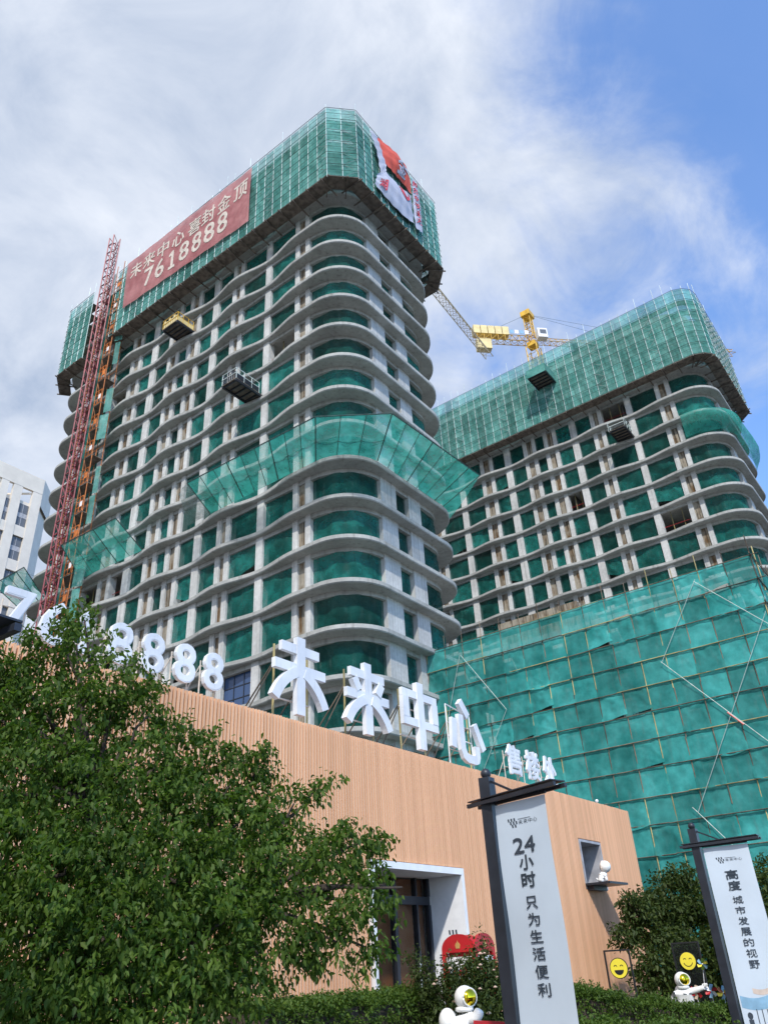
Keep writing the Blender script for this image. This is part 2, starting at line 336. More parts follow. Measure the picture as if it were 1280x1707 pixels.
def lattice(mb, a, b, w, n, r=0.06, rd=0.035, sides=4, upv=(0,0,1), h=None):
    a = Vector(a); b = Vector(b); d = (b-a).normalized(); u = Vector(upv); h = h or w
    if abs(d.dot(u)) > 0.95: u = V(1,0,0)
    x = d.cross(u).normalized(); y = x.cross(d).normalized()
    cs = [(-1,-1),(1,-1),(1,1),(-1,1)] if sides == 4 else [(-1,-1),(1,-1),(0,1)]
    P = lambda t, c: a + (b-a)*t + x*c[0]*w/2 + y*c[1]*h/2
    for c in cs: mb.tube(P(0,c), P(1,c), r, 4)
    m = len(cs)
    for i in range(n):
        for k in range(m):
            c, e = cs[k], cs[(k+1)%m]
            mb.tube(P(i/n,c), P((i+1)/n,e), rd, 4, caps=False); mb.tube(P(i/n,c), P(i/n,e), rd, 4, caps=False)
_TXT = {}
def text_mesh(s, bold=0.0, res=3):
    """flat outline of a word, from Blender's own built-in typeface; returns unit verts and faces, 1 high, centred on its width"""
    k = (s, bold)
    if k in _TXT: return _TXT[k]
    if s == '1':                                          # with the serif foot the painted numeral has
        vs = [(0.02,0),(0.46,0),(0.46,0.12),(0.32,0.12),(0.32,1.0),(0.22,1.0),(0.02,0.86),(0.02,0.74),(0.18,0.82),(0.18,0.12),(0.02,0.12)]
        _TXT[k] = ([(a-0.24, b) for a, b in vs], [(0,1,2,3,9,10),(3,4,5,8,9),(5,6,7,8)], 0.44); return _TXT[k]
    cu = bpy.data.curves.new('lettering', 'FONT'); cu.body = s; cu.size = 1.0; cu.offset = bold; cu.resolution_u = res; cu.fill_mode = 'FRONT'
    ob = bpy.data.objects.new('lettering', cu); COL.objects.link(ob)
    dg = bpy.context.evaluated_depsgraph_get(); dg.update()
    ev = ob.evaluated_get(dg); me = ev.to_mesh()
    vs = [tuple(v.co) for v in me.vertices]; fs = [tuple(p.vertices) for p in me.polygons]
    ev.to_mesh_clear(); bpy.data.objects.remove(ob); bpy.data.curves.remove(cu)
    if not vs: vs = [(0,0,0),(1,0,0),(1,1,0),(0,1,0)]; fs = [(0,1,2,3)]
    xs = [v[0] for v in vs]; ys = [v[1] for v in vs]
    x0, x1, y0, y1 = min(xs), max(xs), min(ys), max(ys); h = y1-y0
    vs = [((v[0]-(x0+x1)/2)/h, (v[1]-y0)/h) for v in vs]
    _TXT[k] = (vs, fs, (x1-x0)/h); return _TXT[k]
def put_text(mb, s, fn, h, w=None, bold=0.0, depth=None, mi=0):
    """map the lettering through fn(u, v) -> point; h is the height, w an optional width"""
    vs, fs, asp = text_mesh(s, 0.0); kx = h if w is None else w/asp
    if bold:                                              # a heavier face: the outline struck several times, each a hair apart
        eps = Vector(depth).normalized()*0.0009 if depth is not None else None
        for k in range(1, 9):
            da, db = bold*h*math.cos(PI*k/4), bold*h*math.sin(PI*k/4)
            if depth is None:
                dd = 0.0012*k
                def f2(a, b, da=da, db=db, dd=dd):
                    p = Vector(fn(a+da, b+db)); q = (Vector(fn(a+da+0.01, b+db))-p).cross(Vector(fn(a+da, b+db+0.01))-p).normalized()
                    if q.dot(p-EYE) > 0: q = -q
                    return p+q*dd
                put_text(mb, s, f2, h, w, 0.0, None, mi)
            else:
                put_text(mb, s, lambda a, b: Vector(fn(a+da, b+db))+eps*k, h, w, 0.0, Vector(depth)-eps*k*2, mi)
    P = [fn(a*kx, b*h) for a, b in vs]
    if depth is None: mb.add(P, fs, mi); return
    n = len(P); D = Vector(depth); Q = [Vector(p)+D for p in P]
    edges = {}
    for f in fs:
        for i in range(len(f)):
            e = (f[i], f[(i+1)%len(f)]); edges[e] = edges.get(e, 0)+1
    side = [(a, n+a, n+b, b) for (a, b) in edges if (b, a) not in edges]
    mb.add(P+Q, fs + [tuple(n+i for i in reversed(f)) for f in fs] + side, mi)

# ================================================================== THE SETTING
g = MB(); g.box(-700, 900, -700, 900, -2.0, -0.5); struct(g.build('ground', M['ground']))
g = MB(); g.box(-30, 60, -9, 7.2, -1.0, -0.488); struct(g.build('pavement', M['paving']))

# ------------------------------------------------------------------ the towers
FH = 3.6
CX, CY = 46.85, 54.35                                  # middle of the first tower's plan
def slab_outline():
    """wavy floor plate with round corners, relative to the plan's middle (x half 8.25, y half 23.9)"""
    hx, hy, r = 8.25, 23.9, 3.75; pts = []
    def wave(y): return 0.28 - 0.28*math.cos(2*PI*y/8.9) if abs(y) < 17.8 else 0.0
    ys = np.arange(hy-r, -(hy-r)-0.01, -0.4)
    for y in ys: pts.append((-hx+wave(y), y))
    for k in range(1, 14): a = PI+PI/2*k/14; pts.append((-hx+r+r*math.cos(a), -hy+r+r*math.sin(a)))
    for x in np.linspace(-hx+r, hx-r, 6): pts.append((x, -hy))
    for k in range(1, 14): a = 1.5*PI+PI/2*k/14; pts.append((hx-r+r*math.cos(a), -hy+r+r*math.sin(a)))
    for y in ys[::-1]: pts.append((hx-wave(y), y))
    for k in range(1, 14): a = PI/2*k/14; pts.append((hx-r+r*math.cos(a), hy-r+r*math.sin(a)))
    for x in np.linspace(hx-r, -hx+r, 6): pts.append((x, hy))
    for k in range(1, 14): a = PI/2+PI/2*k/14; pts.append((-hx+r+r*math.cos(a), hy-r+r*math.sin(a)))
    return pts
OUT = slab_outline()
def inner_outline(off=0.0):
    hx, hy, rx, ry = 7.29-off, 22.99-off, 3.74, 4.24; pts = []
    for cx, cy, a0 in ((-1,-1,PI), (1,-1,1.5*PI), (1,1,0), (-1,1,PI/2)):
        for k in range(13):
            a = a0+PI/2*k/12
            kx, ky = (rx, ry)
            pts.append((cx*(hx-rx)+kx*math.cos(a)*1.0, cy*(hy-ry)+ky*math.sin(a)))
    return pts
def ring(z0, z1, off=0.3):
    a = inner_outline(); b = inner_outline(off); n = len(a); mb = MB()
    vs = [(x,y,z0) for x,y in a]+[(x,y,z1) for x,y in a]+[(x,y,z0) for x,y in b]+[(x,y,z1) for x,y in b]
    fs = []
    for i in range(n):
        j = (i+1)%n; fs += [(i,j,n+j,n+i), (2*n+j,2*n+i,3*n+i,3*n+j), (j,i,2*n+i,2*n+j), (n+i,n+j,3*n+j,3*n+i)]
    return mb.add(vs, fs)
SLAB = MB()
_n = len(OUT)
_in = [(x*0.985+(-0.0), y*0.9935) for x, y in OUT]
SLAB.add([(x,y,0) for x,y in OUT]+[(x,y,-0.30) for x,y in OUT]+[(x*0.992,y*0.9972,-0.38) for x,y in OUT],
         [tuple(range(_n))]+[(i,_n+i,_n+(i+1)%_n,(i+1)%_n) for i in range(_n)]+[(_n+i,2*_n+i,2*_n+(i+1)%_n,_n+(i+1)%_n) for i in range(_n)]+[tuple(range(3*_n-1,2*_n-1,-1))])
SLAB_ME = SLAB.mesh('floor_slab', (0,0,0), [M['conc']])
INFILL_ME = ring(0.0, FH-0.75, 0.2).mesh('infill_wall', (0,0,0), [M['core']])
BEAM_ME = ring(-0.75, -0.37).mesh('edge_beam', (0,0,0), [M['conc']])
DBL = [(-18.75,-16.85),(-9.40,-7.70),(-2.60,-0.65),(0.65,2.60),(7.68,9.75),(16.85,18.75)]
SGL = [(-13.50,-12.70),(-5.55,-4.65),(4.72,5.70),(12.65,13.55)]
def wrinkled(seed, amp=0.06, n=14, loose=0.0, hem=0.0, flare=0.0):
    """a unit sheet of net in the local y-z plane, with folds (depth in metres along -x)"""
    rg = random.Random(seed); mb = MB()
    lines = [(rg.uniform(0,PI), rg.uniform(-0.2,1.2), rg.uniform(0.3,1.0)) for _ in range(6)]
    ph = [rg.uniform(0,6.28) for _ in range(4)]
    lo = rg.random(); rays = [(rg.choice((0,1)), rg.choice((0,1,1)), rg.uniform(0.2,1.35), rg.uniform(0.5,1.2)) for _ in range(5)]
    def fn(u, v):
        d = 0.0
        for a, c, w in lines:
            t = (u-0.5)*math.cos(a)+(v-0.5)*math.sin(a)+0.5-c
            d += w*max(0, 1-abs(t)*5)
        d += 0.5*math.sin(7*u+ph[0])*math.sin(3*v+ph[1])+0.35*math.sin(17*u+ph[2]+2*v)
        for cu, cv, a0, w in rays:                        # sharp folds running from where a corner is tied
            du, dv = u-cu, v-cv; L_ = math.hypot(du, dv)
            if 0.02 < L_ < 1.1: d += w*max(0, 1-abs(math.atan2(abs(dv), abs(du))-a0)/0.10)*min(1, L_*2.5)*(1.1-L_)*2
        env = min(1, 6*min(u, 1-u)+0.15)*min(1, 6*(1-v)+0.1)
        x = -amp*d*env-flare*(1-v)**2; z = v
        y = u
        if loose and v < 0.6: k = (0.6-v)/0.6; z = v + loose*k*(u if lo > 0.5 else 1-u); x -= 0.25*loose*k
        if hem: z -= hem*(1-v)*(math.sin(PI*u)+0.35*math.sin(5*u+ph[3]))*1.0
        return (x, y, z)
    mb.grid(fn, n, n); return mb
def net_meshes(name, mat, count, seed, **k):
    out = []
    for i in range(count):
        me = wrinkled(seed+i, **k).mesh(name, (0,0,0), [mat], True); out.append(me)
    return out
NETW = net_meshes('safety_net', M['net'], 6, 100, amp=0.05) + net_meshes('safety_net', M['net'], 2, 140, amp=0.06, loose=0.35)
def corner_net(pts, h):
    mb = MB(); n = len(pts)
    L = [0]
    for i in range(1, n): L.append(L[-1]+(Vector(pts[i])-Vector(pts[i-1])).length)
    def fn(u, v):
        s = u*L[-1]; i = max(1, next((k for k in range(1, n) if L[k] >= s-1e-6), n-1))
        t = (s-L[i-1])/(L[i]-L[i-1]); p = Vector(pts[i-1]).lerp(Vector(pts[i]), t)
        w = 0.05*math.sin(9*u*PI)*math.sin(2.5*v+u*5)+0.03*math.sin(23*u)
        c = Vector(pts[0]).lerp(Vector(pts[-1]), 0.5); dd = (p-c); dd = dd.normalized() if dd.length > 0.1 else V(0,0)
        return (p.x+dd.x*w, p.y+dd.y*w, v*h)
    mb.grid(fn, 26, 6); return mb
HWIN = FH-0.74
CNET1 = corner_net([(-6.98,-18.75),(-6.85,-20.7),(-6.25,-21.85),(-5.1,-22.55),(-3.55,-22.70)], HWIN).mesh('corner_safety_net', (0,0,0), [M['net']], True)
CNET2 = corner_net([(2.15,-22.70),(4.6,-22.60),(6.2,-21.9),(6.9,-20.8),(6.98,-18.75)], HWIN).mesh('corner_safety_net', (0,0,0), [M['net']], True)
CNET3 = corner_net([(-6.98,18.75),(-6.85,20.7),(-6.25,21.85),(-5.1,22.55),(-3.55,22.70)], HWIN).mesh('corner_safety_net', (0,0,0), [M['net']], True)
POLE0 = MB().tube((0,0,0), (0,0,1), 0.04, 6).mesh('prop', (0,0,0), [M['yelpole']])
def tower(loc, ztop, nrow, label, glazed=None):
    """ztop: top of the first floor plate below the scaffold"""
    root = thing('tower_block', loc, label, 'building')
    x0, y0, zb = loc
    Zs = [ztop-FH*i for i in range(-3, nrow+1)]
    for z in Zs:
        inst('floor_slab', SLAB_ME, root, (x0, y0, z)); inst('edge_beam', BEAM_ME, root, (x0, y0, z))
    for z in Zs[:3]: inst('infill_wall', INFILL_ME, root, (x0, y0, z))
    zt = Zs[0]-0.39
    for a, b in DBL:
        m = MB()
        m.box(x0-7.36, x0-6.6, y0+a, y0+a+0.55, -0.5, zt); m.box(x0-7.36, x0-6.6, y0+b-0.55, y0+b, -0.5, zt)
        pier = m.build('pier', M['col'], root)
        m = MB(); m.box(x0-7.16, x0-6.7, y0+a+0.552, y0+b-0.552, -0.5, zt); m.build('recessed_panel', M['stain'], pier)
    for a, b in SGL:
        MB().box(x0-7.35, x0-6.6, y0+a, y0+b, -0.5, zt).build('column', M['col'], root)
    for a, b in ((-3.55,-1.45),(0.35,2.15)):
        MB().box(x0+a, x0+b, y0-23.05, y0-22.45, -0.5, zt).build('shear_wall', M['wallc'], root)
        MB().box(x0+a, x0+b, y0+22.45, y0+23.05, -0.5, zt).build('shear_wall', M['wallc'], root)
    for a, b in DBL: MB().box(x0+6.6, x0+7.36, y0+a, y0+b, -0.5, zt).build('column', M['col'], root)
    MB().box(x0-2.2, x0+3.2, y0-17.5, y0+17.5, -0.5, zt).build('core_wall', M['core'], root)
    for c in (-12.0, -3.0, 6.0, 15.0):                    # cross walls; their darkened concrete paints the rooms behind the nets dark
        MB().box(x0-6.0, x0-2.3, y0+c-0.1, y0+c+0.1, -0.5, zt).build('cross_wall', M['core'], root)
    # bays of the long face between columns
    cs = sorted(DBL+SGL); bays = [(cs[i][1], cs[i+1][0]) for i in range(len(cs)-1)]
    rg = random.Random(int(x0*10))
    for r in range(nrow):
        zf = ztop-FH*r
        for bi, (a, b) in enumerate(bays):
            if glazed and (r, bi) == glazed:
                m = MB(); m.box(x0-6.95, x0-6.92, y0+a, y0+b, zf, zf+HWIN); gl = m.build('window', M['blueglass'], root)
                m = MB()
                for k in range(4): yy = y0+a+(b-a)*k/3; m.box(x0-7.0, x0-6.9, yy-0.03, yy+0.03, zf, zf+HWIN)
                for k in range(4): zz = zf+HWIN*k/3; m.box(x0-6.99, x0-6.91, y0+a, y0+b, zz-0.03, zz+0.03)
                m.build('mullion', M['dark'], gl); continue
            if rg.random() < 0.06:                        # an open room: props and a safety rail
                for q in (0.3, 0.7): inst('prop', POLE0, root, (x0-6.4, y0+a+(b-a)*q, zf), 0, (1,1,FH-0.4))
                MB().tube((x0-6.9, y0+a, zf+1.1), (x0-6.9, y0+b, zf+1.1), 0.025, 5).build('safety_rail', M['red'], root); continue
            me = NETW[rg.choice((0,1,2,3,4,5,0,1,2,3,4,5,6,7))]
            inst('safety_net', me, root, (x0-7.14+rg.uniform(-0.04,0.12), y0+a-0.05, zf+0.01), 0, (1, b-a+0.1, HWIN))
        inst('corner_safety_net', CNET1, root, (x0, y0, zf)); inst('corner_safety_net', CNET2, root, (x0, y0, zf)); inst('corner_safety_net', CNET3, root, (x0, y0, zf))
        if rg.random() < 0.8:
            inst('safety_net', NETW[rg.randrange(6)], root, (x0-1.5, y0-22.62, zf+0.01), -PI/2, (1, 1.9, HWIN))
    return root
T1 = tower((CX, CY, 0), 65.72, 15, 'tall wavy-slab concrete tower under construction with red slogan sheet near its top', (13, 1))
OX, OY = 46.5, -20.15
T2 = tower((CX+OX, CY+OY, 0), 62.47, 12, 'farther wavy-slab concrete tower under construction at the right, yellow crane behind it')

# ------------------------------------------------------------------ scaffolds round the tower tops
POLE = MB().tube((0,0,0), (0,0,1), 0.034, 6).mesh('standard', (0,0,0), [M['pole']])
NETS = net_meshes('net_panel', M['net_s'], 7, 300, amp=0.05)
BEAMO = MB().box(-0.05, 0.05, 0, 2.6, -0.07, 0.07).mesh('outrigger', (0,0,0), [M['deck']])
def top_scaffold(off, z0, z1, runs, label, inward=1.5):
    ox, oy = off
    root = thing('tower_scaffold', (CX+ox, CY+oy, z0), label, 'scaffold')
    rg = random.Random(int(ox)+5); lifts = 6; dz = (z1-z0)/lifts
    last = None
    for (a, b) in runs:
        a = V(a[0]+ox, a[1]+oy, 0); b = V(b[0]+ox, b[1]+oy, 0); t = (b-a).normalized(); Ln = (b-a).length
        nrm = V(t.y, -t.x, 0)                             # left-hand runs: the outside
        cen = V(CX+ox, CY+oy, 0)
        if nrm.dot((a+b)/2-cen) < 0: nrm = -nrm
        n = max(1, round(Ln/1.25)); st = Ln/n; rz = math.atan2(-t.x, t.y)
        for i in range(n+1):
            p = a+t*st*i
            if last and (p-last).length < 0.05: continue
            inst('standard', POLE, root, (p.x, p.y, z0-0.2), 0, (1,1,z1-z0+0.5+rg.choice((0.2,0.3,0.9,1.5))))
            q = p-nrm*1.1
            if i % 2 == 0: inst('inner_standard', POLE, root, (q.x, q.y, z0), 0, (1,1,z1-z0+0.2))
            last = p
        for i in range(n):
            for k in range(3):
                p = a+t*st*i-nrm*0.07
                flip = rg.random() < 0.5
                s = (1, st, 2*dz+0.05)
                inst('net_panel', NETS[rg.randrange(7)], root, (p.x, p.y, z0+2*k*dz), rz, s)
        for k in range(lifts+1):
            m = MB(); z = z0+k*dz; m.tube(a+nrm*0.06+V(0,0,z), b+nrm*0.06+V(0,0,z), 0.03, 5)
            m.build('ledger', M['ledger'], root)
            if k < lifts: MB().tube(a+nrm*0.06+V(0,0,z+dz*0.5), b+nrm*0.06+V(0,0,z+dz*0.5), 0.02, 4).build('ledger', M['ledger'], root)
            if 0 < k < lifts:
                q0 = a-nrm*0.15; q1 = b-nrm*0.15; m = MB()
                m.add([q0+V(0,0,z-0.05), q1+V(0,0,z-0.05), q1-nrm*0.9+V(0,0,z-0.05), q0-nrm*0.9+V(0,0,z-0.05), q0+V(0,0,z), q1+V(0,0,z), q1-nrm*0.9+V(0,0,z), q0-nrm*0.9+V(0,0,z)],
                      [(0,3,2,1),(4,5,6,7),(0,1,5,4),(1,2,6,5),(2,3,7,6),(3,0,4,7)])
                m.build('walkway', M['deck'], root)
        i0 = 1 if n < 6 else 3
        for i in range(i0, n, 6):
            m = MB(); p = a+t*st*i+nrm*0.05; q = a+t*st*min(n,(i+1))+nrm*0.05
            for k in range(lifts*2):
                zz = z0+k*dz/2; e = (p, q) if k % 2 == 0 else (q, p)
                m.tube(e[0]+V(0,0,zz), e[1]+V(0,0,zz+dz/2), 0.022, 4, caps=False)
            m.build('brace', M['brace'], root)
        # bottom boards and outriggers
        m = MB(); w = inward
        nb = max(1, int(Ln/1.9))
        for i in range(nb):
            p = a+t*(Ln*i/nb+0.01)+nrm*0.12; q = a+t*(Ln*(i+1)/nb-0.01)+nrm*0.12; z = z0-0.16-rg.uniform(0,0.03)
            m.add([p+V(0,0,z), q+V(0,0,z), q-nrm*w+V(0,0,z), p-nrm*w+V(0,0,z), p+V(0,0,z+0.06), q+V(0,0,z+0.06), q-nrm*w+V(0,0,z+0.06), p-nrm*w+V(0,0,z+0.06)],
                  [(0,3,2,1),(4,5,6,7),(0,1,5,4),(1,2,6,5),(2,3,7,6),(3,0,4,7)])
        m.build('toe_deck', M['deck'], root)
        rb = math.atan2(nrm.x, -nrm.y)
        for i in range(int(Ln/1.9)+1):
            p = a+t*min(Ln-0.1, 0.1+i*1.9)+nrm*0.35
            inst('outrigger', BEAMO, root, (p.x, p.y, z0-0.32), rb)
    return root
R1 = [((37.2,66.1),(37.2,31.2)), ((37.2,31.2),(39.4,29.0)), ((39.4,29.0),(54.3,29.0)), ((54.3,29.0),(56.5,31.2)), ((56.5,31.2),(56.5,40.0)), ((37.2,76.6),(37.2,71.3)), ((39.4,79.4),(37.2,76.6))]
R2 = [((37.2,77.2),(37.2,31.2)), ((37.2,31.2),(37.7,30.1)), ((37.7,30.1),(38.6,29.3)), ((38.6,29.3),(39.9,29.0)), ((39.9,29.0),(54.3,29.0)), ((54.3,29.0),(56.5,31.2)), ((56.5,31.2),(56.5,40.0))]
top_scaffold((0, 0), 68.75, 79.9, R1, 'green netted scaffold wrapped round the top of the taller left tower')
top_scaffold((OX, OY+0.2), 65.75, 76.9, R2, 'green netted scaffold wrapped round the top of the farther right tower')

# ------------------------------------------------------------------ podium between the towers, and its scaffold
pod = thing('podium_building', (67, 19.5, 0), 'low concrete podium behind the big green netted scaffold, pale parapet on top', 'building')
for z in (4.8, 9.6, 14.4, 19.2, 22.0):
    MB().box(50.0, 84.0, 8.2, 29.9, z-0.55, z).build('floor_slab', M['conc'], pod)
for k in range(6):
    y = 8.6+k*4.15; MB().box(50.3, 51.0, y, y+0.8, -0.5, 22.0-0.56).build('column', M['col'], pod)
for k in range(5):
    x = 57+k*6.5; MB().box(x, x+0.8, 8.4, 9.1, -0.5, 22.0-0.56).build('column', M['col'], pod)
MB().box(55, 80, 13, 29.5, -0.5, 21.4).build('core_wall', M['core'], pod)
m = MB(); m.box(50.7, 51.1, 19.6, 26.2, 22.0, 24.1); m.box(51.1, 58, 19.6, 20.0, 22.0, 24.1); m.build('parapet', M['stain'], pod)
pd = thing('podium_scaffold', (48, 19, 0), 'large green netted scaffold of rusty tubes beside the orange pavilion', 'scaffold')
RPOLE = MB().tube((0,0,0), (0,0,1), 0.03, 6).mesh('standard', (0,0,0), [M['rustpole']])
YPOLE = MB().tube((0,0,0), (0,0,1), 0.03, 6).mesh('standard', (0,0,0), [M['yelpole']])
NETP = net_meshes('net_panel', M['net_p'], 8, 500, amp=0.025, hem=0.03, flare=0.10) + net_meshes('net_panel', M['net_p'], 6, 560, amp=0.05, hem=0.06, flare=0.14) + net_meshes('net_panel', M['net_p'], 2, 590, amp=0.05, loose=0.12, flare=0.1)
PZ = 1.6; NZ = 14
rg = random.Random(44)
NY = 15; y_r, y_l = 7.0, 31.2; sp = (y_l-y_r)/NY
for i in range(NY+1):
    y = y_r+i*sp
    zc = -0.5
    while zc < NZ*PZ+0.6:                                  # tubes of different age spliced end to end
        ln = min(rg.choice((6.0, 4.0, 3.0)), NZ*PZ+0.6+rg.uniform(0,0.7)-zc)
        inst('standard', YPOLE if rg.random() < 0.14 else RPOLE, pd, (48.0+rg.uniform(-0.03,0.03), y+rg.uniform(-0.04,0.04), zc), 0, (1,1,ln)); zc += ln
    inst('inner_standard', RPOLE, pd, (49.2, y, -0.5), 0, (1,1,NZ*PZ+0.8))
for k in range(NZ+1):
    z = k*PZ-0.05+rg.uniform(-0.03,0.03)
    yy = y_r-0.5
    while yy < y_l+0.3:
        ln = min(rg.choice((6.0, 4.5, 3.0)), y_l+0.5-yy)
        MB().tube((47.92, yy, z+rg.uniform(-0.03,0.03)), (47.92, yy+ln, z+rg.uniform(-0.03,0.03)), 0.028, 6).build('ledger', M['yelpole'] if rg.random() < 0.2 else M['rustpole'], pd); yy += ln
    if k: MB().box(48.15, 49.1, y_r, y_l, z-0.10, z-0.05).build('walkway', M['deck'], pd)
for i in range(NY):
    for k in range(NZ):
        me = NETP[rg.choice((0,1,2,3,4,5,6,7,8,9,10,11,12,13,0,1,2,3,4,5,6,7,14,15))]
        inst('net_panel', me, pd, (48.05+rg.uniform(-0.02,0.03), y_r+i*sp-rg.uniform(0,0.1), k*PZ-rg.uniform(0,0.08)), 0, (1, sp+0.12, PZ+0.06))
for i in range(7):                                         # the return along the near end
    x = 48.0+i*1.6
    inst('standard', YPOLE if i % 3 == 1 else RPOLE, pd, (x, 7.0, -0.5), 0, (1,1,NZ*PZ+rg.uniform(0.8,1.9)))
    for k in range(NZ):
        inst('net_panel', NETP[rg.randrange(14)], pd, (x+1.65, 7.05, k*PZ), PI/2, (1, 1.68, PZ+0.06))
for k in range(NZ+1): MB().tube((47.6, 6.95, k*PZ), (59.4, 6.95, k*PZ+0.04), 0.036, 6).build('ledger', M['rustpole'], pd)
for a, b in [((28.14,21.4),(24.92,16.6)), ((24.92,16.6),(27.6,12.4)), ((10.49,21.8),(13.74,17.15)), ((13.8,17.2),(7.6,9.6)), ((10.6,21.7),(6.8,17.4)), ((7.1,18.6),(13.75,8.3)), ((14.0,8.6),(12.2,6.2)), ((28.2,21.4),(30.4,15.0))]:
    MB().tube((47.82, a[0], a[1]), (47.82, b[0], b[1]), 0.018, 6).build('brace', M['brace'], pd)
MB().tube((47.80, 10.75, 13.35), (47.80, 10.05, 12.5), 0.045, 6).build('brace_coupler', M['red'], pd)

# ------------------------------------------------------------------ far white office block at the left
wb = thing('office_building', (45, 140, 0), 'pale white gridded office block far behind at the left edge', 'building')
m = MB(); m.add([(20,131.6,-0.5),(65.6,131.6,-0.5),(69.5,135.5,-0.5),(69.5,160,-0.5),(20,160,-0.5),(20,131.6,84),(65.6,131.6,84),(69.5,135.5,84),(69.5,160,84),(20,160,84)],
      [(0,1,6,5),(1,2,7,6),(2,3,8,7),(3,4,9,8),(4,0,5,9),(5,6,7,8,9)]); m.build('wall', M['bgwall'], wb)
# front piers and bands stand proud of the recessed window strips
xs = [65.6-1.6]
edges = []
x = 65.6
pat = [(1.9, 2.2), (1.8, 1.0), (1.5, 1.0)]; i = 0
while x > 26:
    pw, ww = pat[min(i, 2)] if i < 3 else pat[1+i % 2]
    MB().box(x-pw, x, 130.9, 131.58, -0.5, 86.58).build('pier', M['bgwall'], wb)
    for k in range(9):
        z0 = 84.0-3.6*2*k-5.9
        if z0 < 8: break
        for q in (0, 1):
            w = MB().box(x-pw-ww, x-pw, 131.40, 131.56, z0+q*3.0+0.1, z0+q*3.0+2.1).build('window', M['winglass'], wb)
            MB().box(x-pw-ww/2-0.05, x-pw-ww/2+0.05, 131.34, 131.395, z0+q*3.0+0.1, z0+q*3.0+2.1).build('mullion', M['bggrey'], w)
        MB().box(x-pw-ww, x-pw, 131.36, 131.57, z0+2.11, z0+3.09).build('spandrel', M['bggrey'], wb)
        if k > 0: MB().box(x-pw-ww-0.0, x-pw, 131.0, 131.57, z0+5.11, z0+7.29).build('band', M['bgwall'], wb)
    x -= pw+ww; i += 1
m = MB(); m.box(22, 65.6, 130.86, 131.5, 86.6, 90.02); m.build('parapet', M['bgwall'], wb)
m = MB(); m.add([(65.62,130.9,84.0),(70.1,135.4,84.0),(70.1,135.4,90.0),(65.62,130.9,90.0),(65.2,131.3,84.0),(69.7,135.8,84.0),(69.7,135.8,90.0),(65.2,131.3,90.0)],
    [(0,1,2,3),(5,4,7,6),(3,2,6,7),(0,3,7,4),(1,5,6,2)]); m.build('parapet', M['bgwall'], wb)
for k in range(6):
    MB().bar((63.4-6*k, 131.2, 86.0), (61.2-6*k, 136.0, 86.9), 0.35, 0.3).build('roof_beam', M['bgwall'], wb)

# ================================================================== things on the towers
# red slogan sheet on the scaffold
def lerp2(A, B, C, D, u, v):                                # A low left, B low right, C top left, D top right
    return (A*(1-u)+B*u)*(1-v)+(C*(1-u)+D*u)*v
SA, SB, SC_, SD = V(0,63.7,71.9), V(0,42.0,70.5), V(0,64.1,79.9), V(0,41.9,79.35)
def sheet(u, v, d=0.0):
    p = lerp2(SA, SB, SC_, SD, u, v); x = 37.02-d-0.10*math.sin(PI*v)*(0.6+0.4*math.sin(9*u))-0.03*math.sin(40*u)
    return V(x, p.y, p.z)
ss = MB(); ss.grid(lambda u, v: sheet(u, v), 60, 10)
sl = ss.build('slogan_sheet', M['redsheet'], None, True); tag(sl, 'long red mesh sheet with pale slogan and number on the left tower scaffold', 'banner')
Wd = 21.9
def line(txt, uc, vc, h, w, bold=0.012):
    for ch, c in zip(txt, uc):
        m = MB(); put_text(m, ch, lambda a, b, c=c: sheet(c+a/Wd, vc+b/8.4, 0.03), h, w, bold); m.build('character', M['palepaint'], sl)
line('未来中心', [0.096,0.21,0.327,0.451], 0.535, 2.5, 2.1, 0.018)
line('喜封金顶', [0.582,0.69,0.81,0.93], 0.535, 2.5, 2.1, 0.018)
line('76', [0.221,0.313], 0.14, 2.9, 1.6, 0.022); line('1', [0.413], 0.14, 2.9, 1.0, 0.02); line('8888', [0.511,0.61,0.708,0.808], 0.14, 2.9, 1.6, 0.022)

# torn slogan cloth on the short face of the left tower scaffold
cl = thing('slogan_cloth', (46, 28.7, 69.5), 'torn red and white slogan cloth billowing from the left tower scaffold corner', 'banner')
def strip(left, right, nu, nv, y0, bul, seed=0, fold=0.06):
    """cloth between two edge polylines given as (x, z)"""
    def ev(pl, t):
        s = t*(len(pl)-1); i = min(int(s), len(pl)-2); f = s-i
        return (pl[i][0]*(1-f)+pl[i+1][0]*f, pl[i][1]*(1-f)+pl[i+1][1]*f)
    def fn(u, v):
        a = ev(left, v); b = ev(right, v)
        y = y0-bul*math.sin(PI*min(1,max(0,u)))*math.sin(PI*v)-fold*math.sin(17*u+seed+6*v)-fold*0.6*math.sin(31*v+4*u+seed)
        return V(a[0]*(1-u)+b[0]*u, y, a[1]*(1-u)+b[1]*u)
    mb = MB(); mb.grid(fn, nu, nv); return mb, fn
mb, fn_r = strip([(43.87,75.57),(45.0,75.75),(46.03,75.89),(47.22,75.89),(48.54,75.39)], [(42.6,79.0),(44.6,79.6),(46.3,80.1),(48.0,79.7),(48.75,77.6)], 10, 24, 28.7, 0.5, 1)
mb.build('red_cloth', M['redcloth'], cl, True)
m = MB(); put_text(m, '金', lambda a, b: fn_r((b+0.35)/3.2, 0.60+a/6.5)+V(0,-0.05,0), 2.0, 1.9, 0.03); m.build('lettering', M['whitecloth'], cl)
mb, fn_w = strip([(41.8,70.08),(43.42,70.0),(45.12,69.85),(47.08,69.95),(48.67,70.6)], [(42.33,72.3),(43.85,74.31),(45.9,74.51),(47.3,74.9),(48.6,75.13)], 10, 24, 28.72, 0.40, 3)
mb.build('white_cloth', M['whitecloth'], cl, True)
